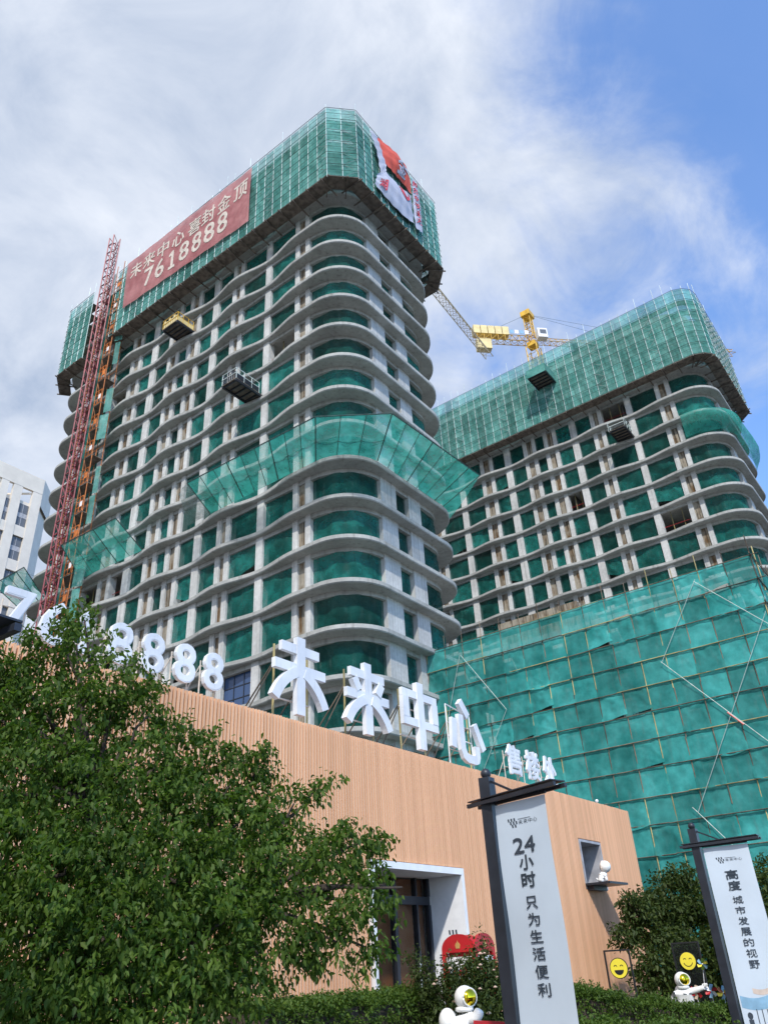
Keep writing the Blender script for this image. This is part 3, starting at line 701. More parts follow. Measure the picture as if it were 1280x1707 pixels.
m = MB(); put_text(m, '湖', lambda a, b: fn_w(0.15+b/3.6, 0.17+a/7)+V(0,-0.05,0), 1.5, 1.2, 0.02); m.build('character', M['redink'], cl); m = MB()
for k in range(14):
    a0, a1 = PI*(0.05+0.9*k/14), PI*(0.05+0.9*(k+1)/14)
    P = lambda a, r: fn_w(1.0-r*math.sin(a)*0.40, 0.74+r*math.cos(a)*0.20)+V(0,-0.05,0)
    m.add([P(a0,1.0),P(a1,1.0),P(a1,0.72),P(a0,0.72)], [(0,1,2,3)])
m.build('red_ring', M['redink'], cl)
mb, fn_s = strip([(41.5,78.8),(41.95,76.9),(42.55,75.0),(43.03,73.1)], [(42.75,78.8),(43.3,77.2),(43.87,75.57),(43.85,74.3)], 5, 18, 28.66, 0.15, 5, 0.09)
mb.build('torn_strip', M['whitecloth'], cl, True)
mb, fn_v = strip([(48.88,78.4),(48.8,75.5),(48.75,72.5),(48.74,69.9)], [(50.0,78.85),(50.1,76),(50.15,73),(50.2,70.4)], 5, 24, 28.6, 0.1, 7, 0.05)
mb.build('side_strip', M['whitecloth'], cl, True)
for k, ch in enumerate('热烈祝贺来大'):
    m = MB(); put_text(m, ch, lambda a, b, k=k: fn_v(0.5+a/1.35, 0.145+k*0.145-b/8.6)+V(0,-0.05,0), 0.95, 0.95, 0.02); m.build('character', M['redink'], cl)

# loading platforms
def platform(x0, x1, y0, y1, z, label, rail, panel, skin='whitepaint', netted=False):
    r = thing('loading_platform', ((x0+x1)/2, (y0+y1)/2, z), label, 'platform', 'cantilever loading platforms on the towers')
    m = MB(); m.box(x0, x1+0.5, y0, y1, z-0.06, z)
    m.build('deck', M['deck'], r)
    for yy in (y0+0.1, y1-0.1): MB().box(x0, x1+1.2, yy-0.08, yy+0.08, z-0.26, z-0.065).build('main_beam', M['dark'], r)
    for k in range(5): xx = x0+0.2+(x1-x0-0.3)*k/4; MB().box(xx-0.05, xx+0.05, y0+0.2, y1-0.2, z-0.2, z-0.062).build('cross_beam', M['dark'], r)
    for yy in (y0+0.03, y1-0.03):
        for k in range(4):
            xx = x0+0.04+(x1-x0-0.08)*k/3; MB().box(xx-0.025, xx+0.025, yy-0.025, yy+0.025, z, z+1.2).build('rail_post', M[rail], r)
        for h in (0.62, 1.18): MB().box(x0, x1, yy-0.024, yy+0.024, z+h-0.025, z+h+0.025).build('rail', M[rail], r)
        if panel: MB().box(x0+0.05, x1, yy-0.012, yy+0.012, z+0.06, z+0.58).build('side_panel', M[panel], r)
    for h in (0.62, 1.18): MB().box(x0-0.03, x0+0.022, y0+0.03, y1-0.03, z+h-0.026, z+h+0.026).build('rail', M[rail], r)
    if panel:
        n = 6
        for k in range(n):
            a = y0+0.1+(y1-y0-0.2)*k/n; MB().box(x0+0.024, x0+0.045, a, a+(y1-y0-0.2)/n-0.08, z+0.08, z+1.12 if k % 2 else z+0.85).build('end_panel', M[panel], r)
    for yy in (y0+0.1, y1-0.1): MB().tube((x0+0.8, yy, z+1.2), (x1+0.9, yy, z+3.2), 0.02, 4).build('stay', M['ledger'], r)
    if netted:
        MB().box(x0-0.06, x0-0.035, y0, y1, z-0.1, z+1.25).build('net_panel', M['net_s'], r)
        for yy in (y0-0.05, y1+0.03): MB().box(x0, x1, yy, yy+0.02, z-0.1, z+1.25).build('net_panel', M['net_s'], r)
    return r
platform(36.7, 38.9, 52.0, 54.5, 62.4, 'yellow railed loading platform high on the left tower, below the red sheet', 'crane', 'cream')
platform(36.0, 38.9, 41.3, 43.2, 47.95, 'grey loading platform with cream end, midway up the left tower', 'pole', 'dark')
platform(82.6, 85.4, 21.2, 23.4, 59.1, 'small grey loading platform near the top of the right tower', 'pole', None)
platform(80.6, 83.6, 29.2, 32.0, 71.4, 'green netted platform jutting from the right tower scaffold below the crane', 'ledger', None, netted=True)

# catch canopies of net
def canopy(outer, inner, label, side_grey=None, mat='net_c'):
    c = outer[0]; r = thing('safety_canopy', (inner[0][0], inner[0][1], inner[0][2]), label, 'safety net', 'net catch canopies round the left tower')
    k_all = 0
    for s in range(len(outer)-1):
        a, b = Vector(outer[s]), Vector(outer[s+1]); p, q = Vector(inner[s]), Vector(inner[s+1])
        n = max(1, round((b-a).length/1.7))
        for i in range(n):
            u0, u1 = i/n, (i+1)/n
            A, B, P, Q = a.lerp(b,u0), a.lerp(b,u1), p.lerp(q,u0), p.lerp(q,u1)
            sag = 0.10+0.12*random.random()
            m = MB(); m.grid(lambda u, v: (A.lerp(B,u)).lerp(P.lerp(Q,u), v)-V(0,0,1)*sag*math.sin(PI*u)*math.sin(PI*v), 6, 8)
            m.build('net_panel', M[mat], r, True)
            MB().tube(A, P, 0.05 if k_all % 3 == 0 else 0.03, 5).build('strut', M['ledger'], r)
            if k_all % 3 == 0: MB().tube(A, P+V(0.3,0.3,2.9) if abs(b.x-a.x) < 0.5 else P+V(0,0.6,2.9), 0.014, 4).build('stay_rope', M['ledger'], r)
            k_all += 1
        MB().tube(a, b, 0.05, 5).build('edge_tube', M['ledger'], r)
        MB().tube(a.lerp(p,0.55), b.lerp(q,0.55), 0.03, 5).build('middle_tube', M['ledger'], r)
    MB().tube(outer[-1], inner[-1], 0.05, 5).build('strut', M['ledger'], r)
    if side_grey:
        A, B, Cc, D = [Vector(x) for x in side_grey]
        m = MB(); m.grid(lambda u, v: lerp2(A,B,Cc,D,u,v)+V(0.05*math.sin(9*u),0.05*math.sin(7*v),0), 6, 6); m.build('end_net', M['net_g'], r, True)
    return r
canopy([(35.0,45.6,38.05),(35.0,31.0,37.7),(38.2,26.15,37.4),(50.7,26.0,37.9)], [(38.62,46.6,36.95),(38.62,34.2,36.95),(41.9,30.45,36.95),(51.5,30.45,36.95)],
       'long green net canopy wrapping the front corner of the left tower', [(38.62,49.6,36.9),(38.62,46.6,36.95),(35.6,47.4,38.0),(35.0,45.6,38.05)])
canopy([(35.0,64.2,38.8),(35.0,55.5,38.45)], [(38.62,65.8,36.95),(38.9,56.4,36.95)], 'short green net canopy on the left tower beside the red hoist mast')
canopy([(35.4,77.3,39.0),(35.2,71.0,38.8)], [(38.9,77.0,36.95),(38.6,72.3,36.95)], 'green net canopy at the far left end of the tower, behind the number sign')
m = MB(); A_, B_ = V(50.7,26.0,37.9), V(51.5,30.45,36.95); m.grid(lambda u, v: (A_.lerp(B_,u)).lerp(V(54.9,33.0,36.95).lerp(V(54.9,33.0,36.95),u), v)-V(0,0,0.25*math.sin(PI*v)), 5, 6)
for o_ in [o for o in bpy.data.objects if o.name == 'safety_canopy']: m.build('net_panel', M['net_c'], o_, True)

# drape net round the right tower's corner
pts = [(x+CX+OX, y+CY+OY) for x, y in OUT if (y < -18.7 and x < 6.0)]
zA, zB = 62.47-FH, 62.47-2*FH
def drape(u, v):
    s = u*(len(pts)-1); i = min(int(s), len(pts)-2); f = s-i
    x = pts[i][0]*(1-f)+pts[i+1][0]*f; y = pts[i][1]*(1-f)+pts[i+1][1]*f
    e = 0.10+(1.15*math.sin(PI*v)**0.8+0.1*math.sin(23*u+3*v))*min(1, 8*u)*min(1, 6*(1-u))
    d = V(x-(CX+OX), (y-(CY+OY)-0.0)*0.35, 0).normalized()
    if u > 0.3: d = (d*(1-min(1,(u-0.3)*3))+V(0,-1,0)*min(1,(u-0.3)*3)).normalized()
    return V(x, y, zB+0.2+(zA-zB-0.2)*v+0.06*math.sin(19*u))+d*e
m = MB(); m.grid(drape, 60, 10); tag(m.build('draped_net', M['net_c'], None, True), 'bulging green net round the upper corner of the right tower', 'safety net')

# red hoist mast and its landing tower
m = MB(); lattice(m, (36.45,67.35,-0.5), (36.45,67.35,86.6), 0.95, 58, 0.085, 0.05, 4)
tag(m.build('hoist_mast', M['redsteel']), 'red lattice hoist mast rising beside the left tower', 'hoist mast')
ld = thing('hoist_landing_tower', (37.9, 67.0, 0), 'orange gated hoist landing stack with green net strip beside the red mast', 'scaffold')
for y in (65.3, 66.7, 68.9):
    for x in (37.25, 38.5): MB().tube((x,y,-0.5), (x,y,81.5), 0.05, 6).build('standard', M['orange'], ld)
for i in range(0, 17):
    z = 65.72-FH*(i-3)
    if z < 8: break
    MB().box(37.2, 38.55, 65.25, 68.95, z-0.08, z).build('landing_deck', M['deck'], ld)
    for y0, y1 in ((65.4,66.6), (67.6,68.8)):
        gt = MB(); zb, zt = z+0.05, z+2.0
        for q in (y0, (y0+y1)/2-0.02, y1-0.06): gt.box(37.16, 37.2, q, q+0.06, zb, zt)
        for q in (zb, zb+0.6, zb+1.3, zt-0.06): gt.box(37.161, 37.199, y0, y1, q, q+0.06)
        gg = gt.build('landing_gate', M['orange'], ld)
        MB().box(37.17, 37.19, y0+0.1, (y0+y1)/2-0.05, zb+0.65, zb+1.28).build('gate_panel', M['whitepaint'] if i % 2 else M['orange'], gg)
    for x in (37.25, 38.5): MB().tube((x,65.2,z+1.9), (x,69.0,z+1.9), 0.03, 5).build('ledger', M['orange'], ld)
    inst('net_strip', NETW[i % 6], ld, (37.12, 66.62, z), 0, (1, 0.75, FH))
    MB().tube((37.22,65.3,z), (37.22,66.7,z+FH), 0.022, 4).build('brace', M['orange'], ld)
    if i % 3 != 1: inst('net_strip', NETS[i % 7], ld, (37.9, 64.4+0.25*math.sin(i*2.1), z-1.5), 0.35, (1, 0.9+0.3*math.sin(i*1.3), FH*0.95))

# tower cranes
cr = thing('tower_crane', (104, 39.1, 0), 'yellow tower crane with cream counterweights behind the right tower', 'crane')
ZC = 100.0
jd = (V(131.7,11.0,0)-V(96.9,45.6,0)).normalized(); px_ = V(-jd.y, jd.x, 0); base = V(104.0,39.1,0)
m = MB(); lattice(m, base-V(0,0,0.5), base+V(0,0,ZC-2.2), 2.0, 46, 0.10, 0.055); m.build('mast', M['crane'], cr)
m = MB(); lattice(m, base+V(0,0,ZC), base+V(0,0,ZC+5.2), 1.2, 5, 0.09, 0.05); m.box(103.2,104.8,38.3,39.9,ZC-2.2,ZC-1.2); m.build('slewing_head', M['crane'], cr)
m = MB(); m.box(103.0,105.2,38.2,40.0,ZC+5.2,ZC+6.3); m.build('apex_cap', M['crane'], cr)
m = MB(); lattice(m, base-jd*10.5+V(0,0,ZC-0.7), base+V(0,0,ZC-0.7), 1.3, 8, 0.09, 0.05); m.build('counter_jib', M['crane'], cr)
for k in range(5):
    p = base-jd*(10.4-1.35*k)+V(0,0,ZC); m = MB(); m.bar(p-jd*0.6+V(0,0,0.9), p+jd*0.6+V(0,0,0.9), 1.5, 1.9); m.build('counterweight', M['cream'], cr)
p = base-jd*9.3+V(0,0,ZC-2.4); m = MB(); m.bar(p-jd*1.3, p+jd*1.3, 1.4, 2.3); m.build('counterweight', M['cream'], cr)
for k in range(4):
    p = base-jd*(3.9-0.95*k)+px_*(-0.75)+V(0,0,ZC+0.7); MB().bar(p-jd*0.36, p+jd*0.36, 0.06, 0.85).build('sign_board', M['whitepaint'] if k % 2 else M['inkpale'], cr)
m = MB(); lattice(m, base+V(0,0,ZC-0.4), base+jd*40+V(0,0,ZC-0.4), 1.2, 34, 0.08, 0.045, 3); m.build('jib', M['crane'], cr)
cb = MB(); p = base+jd*1.5-px_*1.3+V(0,0,ZC-0.2); cb.bar(p-jd*0.9, p+jd*0.9, 1.3, 2.1); cab = cb.build('cab', M['whitepaint'], cr)
m = MB(); q = p-px_*0.66+V(0,0,0.2); m.bar(q-jd*0.5, q+jd*0.7, 0.04, 1.0); m.build('window', M['winglass'], cab)
m = MB(); p = base+jd*8; m.bar(p-jd*0.8+V(0,0,ZC-1.4), p+jd*0.8+V(0,0,ZC-1.4), 1.2, 0.5); m.build('trolley', M['dark'], cr)
for t in (20.0, 36.0): MB().tube(base+V(0,0,ZC+6.0), base+jd*t+V(0,0,ZC+0.2), 0.03, 4).build('pendant', M['ledger'], cr)
MB().tube(base+V(0,0,ZC+6.0), base-jd*9+V(0,0,ZC+0.4), 0.03, 4).build('pendant', M['ledger'], cr)
c1 = thing('tower_crane', (60.0, 39.3, 0), 'pale grey crane jib reaching out from behind the left tower', 'crane')
m = MB(); lattice(m, (60,39.3,-0.5), (60,39.3,86), 1.8, 40, 0.09, 0.05); m.build('mast', M['jibpaint'], c1)
m = MB(); lattice(m, (50,38.5,88.0), (90.2,41.6,88.0), 1.3, 36, 0.075, 0.04, 3, h=1.3); m.build('jib', M['jibpaint'], c1)
m = MB(); lattice(m, (60,39.3,86), (60,39.3,93), 1.1, 5, 0.08, 0.05); m.build('slewing_head', M['jibpaint'], c1)

# ================================================================== the pavilion
GZ = -0.5                                                  # ground level here
pv = thing('pavilion', (18, 19.5, GZ), 'low orange slatted pavilion with white doorway below the white sign characters', 'building')
XL, XR, PT = 3.0, 32.3, 6.53
m = MB(); m.box(XL, 15.28, 12.075, 12.3, GZ, 6.36); m.box(15.28, 19.27, 12.075, 12.3, 3.78, 6.36); m.box(19.27, 27.05, 12.075, 12.3, GZ, 6.36)
m.box(27.05, 28.85, 12.075, 12.3, GZ, 3.55); m.box(27.05, 28.85, 12.075, 12.3, 5.12, 6.36); m.box(28.85, XR, 12.075, 12.3, GZ, 6.36); m.build('backing_wall', M['backing'], pv)
m = MB(); m.box(XR-0.25, XR-0.01, 12.31, 27, GZ, 6.36); m.build('end_wall', M['slat'], pv)
m = MB(); m.box(XL, XL+0.24, 12.31, 27, GZ, 6.36); m.build('end_wall', M['slat'], pv)
m = MB(); m.box(XL+0.25, XR-0.26, 26.7, 27, GZ, 6.36); m.build('rear_wall', M['backing'], pv)
m = MB(); m.box(XL+0.25, XR-0.26, 12.31, 26.69, 6.0, 6.25); m.build('roof', M['bggrey'], pv)
m = MB(); m.box(XL, XR, 12.09, 12.34, 6.362, 6.41); m.build('coping', M['slat'], pv)
SL = MB().box(-0.026, 0.026, -0.085, 0.0, 0, 1).mesh('slat', (0,0,0), [M['slat']])
m = MB()
for k in range(28): m.box(XL+0.03+0.095*k-0.026, XL+0.03+0.095*k+0.026, 11.99, 12.074, GZ, PT)
left_ = m.build('slat_run', M['slat'], pv); left_['kind'] = 'stuff'
n = 0; x = XL+0.03+28*0.095
while x < XR-0.02:
    if 15.26 < x < 19.29: inst('slat', SL, pv, (x, 12.074, 3.80), 0, (1,1,PT-3.80))
    elif 27.03 < x < 28.87:
        inst('slat', SL, pv, (x, 12.074, 5.14), 0, (1,1,PT-5.14)); inst('lower_slat', SL, pv, (x, 12.074, GZ), 0, (1,1,3.53-GZ))
    else: inst('slat', SL, pv, (x, 12.074, GZ), 0, (1,1,PT-GZ+random.uniform(-0.008,0.008)))
    x += 0.095; n += 1
SLE = MB().box(0, 0.075, -0.031, 0.031, 0, 1).mesh('end_slat', (0,0,0), [M['slat']])
for k in range(24): inst('end_slat', SLE, pv, (XR-0.008, 12.1+0.1*k, GZ), 0, (1,1,PT-GZ))
# white doorway
dw = MB(); dw.box(15.29, 19.26, 11.93, 13.3, 3.62, 3.775); hd = dw.build('door_hood', M['whitepaint'], pv)
MB().box(19.14, 19.26, 11.93, 13.3, GZ, 3.618).build('door_reveal', M['whitepaint'], pv)
MB().box(15.29, 15.41, 11.93, 13.3, GZ, 3.618).build('door_reveal', M['whitepaint'], pv)
door = MB().box(15.415, 19.135, 13.0, 13.1, 2.98, 3.18).build('door_frame', M['dark'], pv)
for xx, w in ((15.45,0.06),(16.55,0.07),(17.55,0.12),(18.5,0.07),(19.07,0.10)):
    MB().box(xx-w/2, xx+w/2, 12.96, 13.12, GZ, 2.978).build('mullion', M['dark'], door)
    MB().box(xx-w/2, xx+w/2, 12.97, 13.11, 3.182, 3.615).build('mullion', M['dark'], door)
for a, b in ((15.49,16.51),(16.59,17.48),(17.62,18.46),(18.54,19.01)):
    MB().box(a, b, 13.03, 13.045, GZ+0.05, 2.975).build('pane', M['glass'], door); MB().box(a, b, 13.03, 13.045, 3.19, 3.61).build('pane', M['glass'], door)
    MB().box(a+0.01, b-0.01, 13.00, 13.07, GZ, GZ+0.3).build('kick_plate', M['dark'], door)
MB().tube((18.38,12.9,0.4), (18.38,12.9,1.7), 0.02, 8).build('handle', M['pole'], door)
MB().box(15.45, 19.1, 13.22, 13.28, GZ, 3.6).build('infill_panel', M['interior'], pv)  # added panel; its bright orange stands in for the warmly lit interior
MB().box(12.5, 22.5, 15.6, 15.8, GZ, 5.9).build('interior_wall', M['interior'], pv)
MB().box(12.5, 22.5, 13.4, 15.59, 3.70, 3.78).build('interior_ceiling', M['interior'], pv)
MB().box(16.0, 16.45, 13.19, 13.215, 0.3, 2.0).build('interior_poster', M['red'], pv)
MB().box(16.08, 16.37, 13.17, 13.187, 0.6, 1.5).build('interior_notice', M['whitepaint'], pv)
# logo and characters on the white reveal
def logo(mb, fn, s):
    for row, offs in enumerate(((0,1,2),(0.55,1.55,2.55),(1.0,2.0))):
        for o in offs:
            y1 = 1.0-row*0.36; y0 = y1-0.34; q = 0.1
            mb.add([fn(s*(o*0.34+q*(1-y0)), s*y0), fn(s*(o*0.34+0.17+q*(1-y0)), s*y0), fn(s*(o*0.34+0.17+q*(1-y1)), s*y1), fn(s*(o*0.34+q*(1-y1)), s*y1)], [(0,1,2,3)])
m = MB(); logo(m, lambda a, b: V(19.135, 12.48-a, 2.06+b), 0.30); m.build('door_logo', M['ink'], pv)
m = MB()
for k, ch in enumerate('未来中心'): put_text(m, ch, lambda a, b, k=k: V(19.135, 12.72-0.22*k-a, 1.66+b), 0.2, 0.19, 0.01)
m.build('door_lettering', M['ink'], pv)
# window niche with shelf
m = MB(); m.box(27.06, 28.84, 11.98, 12.9, 5.03, 5.11); m.box(28.76, 28.84, 11.98, 12.9, 3.56, 5.028); m.box(27.06, 27.14, 11.98, 12.9, 3.56, 5.028); m.box(27.142, 28.758, 12.3, 12.9, 3.56, 3.62)
nic = m.build('window_niche', M['bggrey'], pv)
MB().box(27.145, 28.755, 12.75, 12.78, 3.63, 5.025).build('pane', M['winglass'], nic)
m = MB(); m.box(27.15, 27.22, 12.70, 12.74, 3.63, 5.02); m.box(28.0, 28.06, 12.70, 12.74, 3.63, 5.02); m.build('mullion', M['dark'], nic)
sh = MB().box(27.0, 28.55, 11.12, 12.28, 3.64, 3.71).build('shelf', M['dark'], pv)
MB().box(27.1, 28.2, 11.75, 12.07, 3.50, 3.638).build('shelf_bracket', M['dark'], sh)
rl = thing('roof_lamp', (32.2, 13.2, 6.36), 'little white lamp on a post at the pavilion roof end', 'lamp')
MB().tube((32.2,13.2,6.30), (32.2,13.2,7.05), 0.025, 6).build('post', M['whitepaint'], rl); MB().sphere((32.2,13.2,7.1), 0.07, 10, 6).build('globe', M['whitepaint'], rl, True)

# ------------------------------------------------------------------ white sign characters on the roof edge
def arcstroke(p0, p1, bend, w, n=8):
    """tapered curved stroke as a polygon"""
    a = Vector((p0[0],p0[1])); b = Vector((p1[0],p1[1])); d = (b-a); nrm = Vector((-d.y, d.x)).normalized(); L_ = []; R_ = []
    for i in range(n+1):
        t = i/n; c = a.lerp(b, t)+nrm*bend*4*t*(1-t); tg = (d+nrm*bend*4*(1-2*t)).normalized(); q = Vector((-tg.y, tg.x))*w/2
        L_.append(tuple(c+q)); R_.append(tuple(c-q))
    return L_+R_[::-1]
def rect(u0, u1, v0, v1): return [(u0,v0),(u1,v0),(u1,v1),(u0,v1)]
GLY = {
 '未': [rect(-0.66,0.66,1.46,1.69), rect(-0.88,0.88,0.98,1.21), rect(-0.145,0.145,0.0,1.9), arcstroke((-0.12,1.02),(-0.86,0.28),-0.10,0.25), arcstroke((0.12,1.02),(0.86,0.28),0.10,0.25)],
 '来': [rect(-0.72,0.72,1.44,1.67), rect(-0.88,0.88,0.86,1.09), rect(-0.145,0.145,0.0,1.9), arcstroke((-0.56,1.40),(-0.38,1.10),0.0,0.24,2), arcstroke((0.58,1.42),(0.40,1.10),0.0,0.24,2), arcstroke((-0.12,0.9),(-0.86,0.22),-0.10,0.25), arcstroke((0.12,0.9),(0.86,0.22),0.10,0.25)],
 '中': [rect(-0.86,0.86,1.40,1.62), rect(-0.86,0.86,0.60,0.82), rect(-0.855,-0.58,0.82,1.40), rect(0.58,0.855,0.82,1.40), rect(-0.15,0.15,0.0,1.9)],
 '心': [arcstroke((-0.70,1.24),(-0.82,0.36),0.0,0.27,2), [(-0.46,1.42),(-0.19,1.42),(-0.19,0.42),(-0.12,0.30),(0.0,0.25),(0.28,0.25),(0.36,0.33),(0.36,0.56),(0.62,0.56),(0.62,0.24),(0.52,0.06),(0.36,0.0),(-0.12,0.0),(-0.34,0.10),(-0.46,0.34)], arcstroke((-0.30,1.84),(0.10,1.42),0.0,0.27,2), arcstroke((0.46,1.24),(0.88,0.50),0.0,0.26,2)]}
YL = 12.20
GRP = 'white characters of the roof sign'
def big_char(ch, x, label):
    r = thing('sign_character', (x, YL+0.2, 6.36), label, 'sign', GRP)
    for k, poly in enumerate(GLY[ch]):
        dz = 0.006*k
        MB().prism(poly, (x, YL-dz, 6.76), (1,0,0), (0,0,1), (0,1,0), 0.11+dz*2).build('stroke', M['letter'], r)
    for s in (-0.58, 0.58):
        MB().tube((x+s, YL+0.34, 6.2), (x+s, YL+0.34, 8.45), 0.028, 6).build('post', M['yelpole'], r)
        MB().tube((x+s, YL+0.36, 8.0), (x+s-0.25, YL+1.7, 6.3), 0.02, 5).build('back_stay', M['rustpole'], r)
    for z in (7.15, 7.95): MB().tube((x-0.62, YL+0.32, z), (x+0.62, YL+0.32, z), 0.022, 5).build('cross_tube', M['palepaint'], r)
    MB().tube((x-0.6, YL+0.36, 7.9), (x-1.35, YL+0.7, 6.3), 0.018, 5).build('side_stay', M['rustpole'], r)
    return r
big_char('未', 13.2, 'tall white first character of the roof sign, two crossbars and splayed legs')
big_char('来', 15.8, 'tall white second character of the roof sign, small ticks between its bars')
big_char('中', 18.2, 'tall white third character of the roof sign, a box pierced by a post')
c4 = big_char('心', 20.68, 'tall white fourth character of the roof sign, a hook with three dots')
m = MB()
for a, b in (((20.0,6.6),(20.0,8.5)),((21.35,6.6),(21.35,8.35)),((20.0,8.5),(21.35,8.35)),((20.0,7.55),(21.35,7.5))): m.tube((a[0],YL+0.30,a[1]), (b[0],YL+0.30,b[1]), 0.02, 5)
m.build('frame', M['whitepaint'], c4)
def text_char(ch, x, h, w, z, label, bold, cat='sign', depth=0.08, grp=GRP):
    r = thing('sign_character', (x, YL+0.15, 6.36), label, cat, grp)
    m = MB(); put_text(m, ch, lambda a, b: V(x+a, YL, z+b), h, w, bold, (0,depth,0)); m.build('face', M['letter'], r)
    for s in (-0.26, 0.26):
        MB().tube((x+s*w/0.6, YL+0.2, 6.2), (x+s*w/0.6, YL+0.2, z+h*0.8), 0.016, 5).build('post', M['palepaint'], r)
    MB().tube((x-0.2, YL+0.22, z+h*0.7), (x-0.45, YL+0.7, 6.28), 0.014, 5).build('back_stay', M['palepaint'], r)
    for zz in (z+h*0.25, z+h*0.65): MB().tube((x-0.26*w/0.6, YL+0.19, zz), (x+0.26*w/0.6, YL+0.19, zz), 0.012, 5).build('cross_tube', M['palepaint'], r)
text_char('售', 23.52, 0.92, 0.92, 6.83, 'small white first character right of the big ones, many stacked bars', 0.032)
text_char('楼', 24.82, 0.92, 0.92, 6.83, 'small white middle character of the last three on the roof', 0.028)
text_char('处', 26.10, 0.92, 0.92, 6.83, 'small white last character at the right end of the roof sign', 0.034)
DG = [('7',6.12,'white numeral seven at the left end of the roof number'), ('6',6.82,'white numeral six half hidden by the tree top'), ('1',7.45,'white numeral one behind the tree'),
      ('8',8.20,'first white eight from the left, its lower half behind the leaves'), ('8',8.96,'second white eight from the left, peeking over the leaves'),
      ('8',9.76,'third white eight from the left, clear of the leaves'), ('8',10.52,'last white eight of the roof number, nearest the big characters')]
for ch, x, lb in DG: text_char(ch, x, 0.78, 0.50 if ch != '1' else 0.24, 6.78, lb, 0.03, 'sign', 0.10, 'white numerals of the roof number')

# ------------------------------------------------------------------ banner posts
def banner_post(px, py, label, kind, ux=-0.22):
    r = thing('banner_post', (px, py, GZ), label, 'banner', 'banner posts along the pavement')
    m = MB(); m.box(px-0.085, px+0.085, py-0.085, py+0.085, GZ, 3.90); pole = m.build('pole', M['dark'], r)
    m = MB(); m.box(px-0.15, px+0.15, py-0.15, py+0.15, GZ, GZ+0.12); m.build('base_plate', M['dark'], r)
    m = MB(); m.sphere((px,py,3.96), 0.075, 12, 8); m.build('finial', M['dark'], r, True)
    U = V(ux, -1, 0).normalized(); O = V(px, py, 0)
    N_ = V(-U.y, U.x, 0)
    if N_.x > 0: N_ = -N_
    for s in (-0.11, 0.11):
        a = O-U*0.32+N_*s+V(0,0,3.55); b = O+U*1.33+N_*s+V(0,0,3.57); MB().bar(a, b, 0.05, 0.05).build('arm', M['dark'], r)
    a = O-U*0.28+V(0,0,3.60); b = O+U*1.3+V(0,0,3.625); MB().bar(a, b, 0.30, 0.015).build('hood_plate', M['dark'], r)
    MB().bar(O+U*0.12+V(0,0,3.52), O+U*1.06+V(0,0,3.52), 0.03, 0.03).build('banner_rail', M['dark'], r)
    for t in (0.22, 0.92): MB().bar(O+U*t+V(0,0,3.53), O+U*t+V(0,0,3.56), 0.04, 0.04).build('hanger', M['dark'], r)
    MB().bar(O+V(0,0,3.88), O+U*0.55+V(0,0,3.60), 0.03, 0.03).build('brace', M['dark'], r)
    B0 = O+U*0.13+N_*0.02; Wb = 0.93; top = 3.49; bot = -0.42
    def P(u, v, d=0.0): return B0+U*u+N_*(d+0.012*math.sin(2.2*v)+0.008*math.sin(7*u+3*v))+V(0,0,top-v)
    m = MB(); m.grid(lambda u, v: P(u*Wb, v*(top-bot)), 8, 30); sheet_ = m.build('banner_sheet', M['banner'], r, True)
    MB().bar(B0+V(0,0,bot), B0+U*Wb+V(0,0,bot), 0.03, 0.03).build('banner_rail', M['dark'], r)
    m = MB(); logo(m, lambda a, b: P(0.22+a, 0.325-b*0.75, 0.004), 0.15)
    for k, ch in enumerate('未来中心'): put_text(m, ch, lambda a, b, k=k: P(0.44+0.088*k+a, 0.305-b, 0.004), 0.056, 0.072)
    m.add([P(0.40,0.232,0.004),P(0.62,0.232,0.004),P(0.62,0.238,0.004),P(0.40,0.238,0.004)], [(0,1,2,3)])
    big, small = kind
    v = 0.47
    if big[0] == '24小时':
        put_text(m, '24', lambda a, b: P(0.46+a, v+0.19-b, 0.004), 0.19, 0.385, 0.02); rows = ['小','时']; v += 0.215
    else: rows = list(big[0]); v += 0.0
    for ch in rows: put_text(m, ch, lambda a, b, v=v: P(0.46+a, v+0.18-b, 0.004), 0.175, 0.25, 0.03); v += 0.21
    v += 0.07
    for ch in small: put_text(m, ch, lambda a, b, v=v: P(0.46+a, v+0.15-b, 0.004), 0.142, 0.20, 0.006); v += 0.193
    lt = m.build('lettering', M['ink'], sheet_); lt['kind'] = 'stuff'
    # printed picture near the foot
    m = MB(); m.grid(lambda u, w: P(0.03+u*0.87, 2.72+w*0.2+0.05*math.sin(5*u), 0.003), 10, 3); m.build('print', M['inkpale'], sheet_)
    m = MB(); m.grid(lambda u, w: P(0.3+u*0.5, 2.60+w*0.09+0.03*math.sin(5*u), 0.003), 8, 2); m.build('print', M['inkwarm'], sheet_)
    if big[0] != '24小时':
        m = MB()
        for k in range(6): m.add([P(0.28+0.1*k,2.95,0.005),P(0.295+0.1*k,2.95,0.005),P(0.295+0.1*k,3.35,0.005),P(0.28+0.1*k,3.35,0.005)], [(0,1,2,3)])
        m.add([P(0.10,3.12,0.005),P(0.19,3.12,0.005),P(0.20,3.38,0.005),P(0.11,3.38,0.005)], [(0,1,2,3)])
        m.add([P(0.145+0.05*math.cos(2*PI*k/12),3.06+0.06*math.sin(2*PI*k/12),0.005) for k in range(12)], [tuple(range(12))]); m.build('print', M['ink'], sheet_)
    return r
banner_post(10.22, 5.80, 'nearer pale blue banner post reading 24, in front of the pavilion', (['24小时'], '只为生活便利'), -0.26)
banner_post(18.72, 5.60, 'farther pale blue banner post at the right edge, dark pole at its left', (['高度'], '城市发展的视野'), 0.05)
banner_post(2.14, 5.86, 'banner post at the left edge, only its dark hood and a sliver showing', (['高度'], '城市发展的视野'), 0.03)

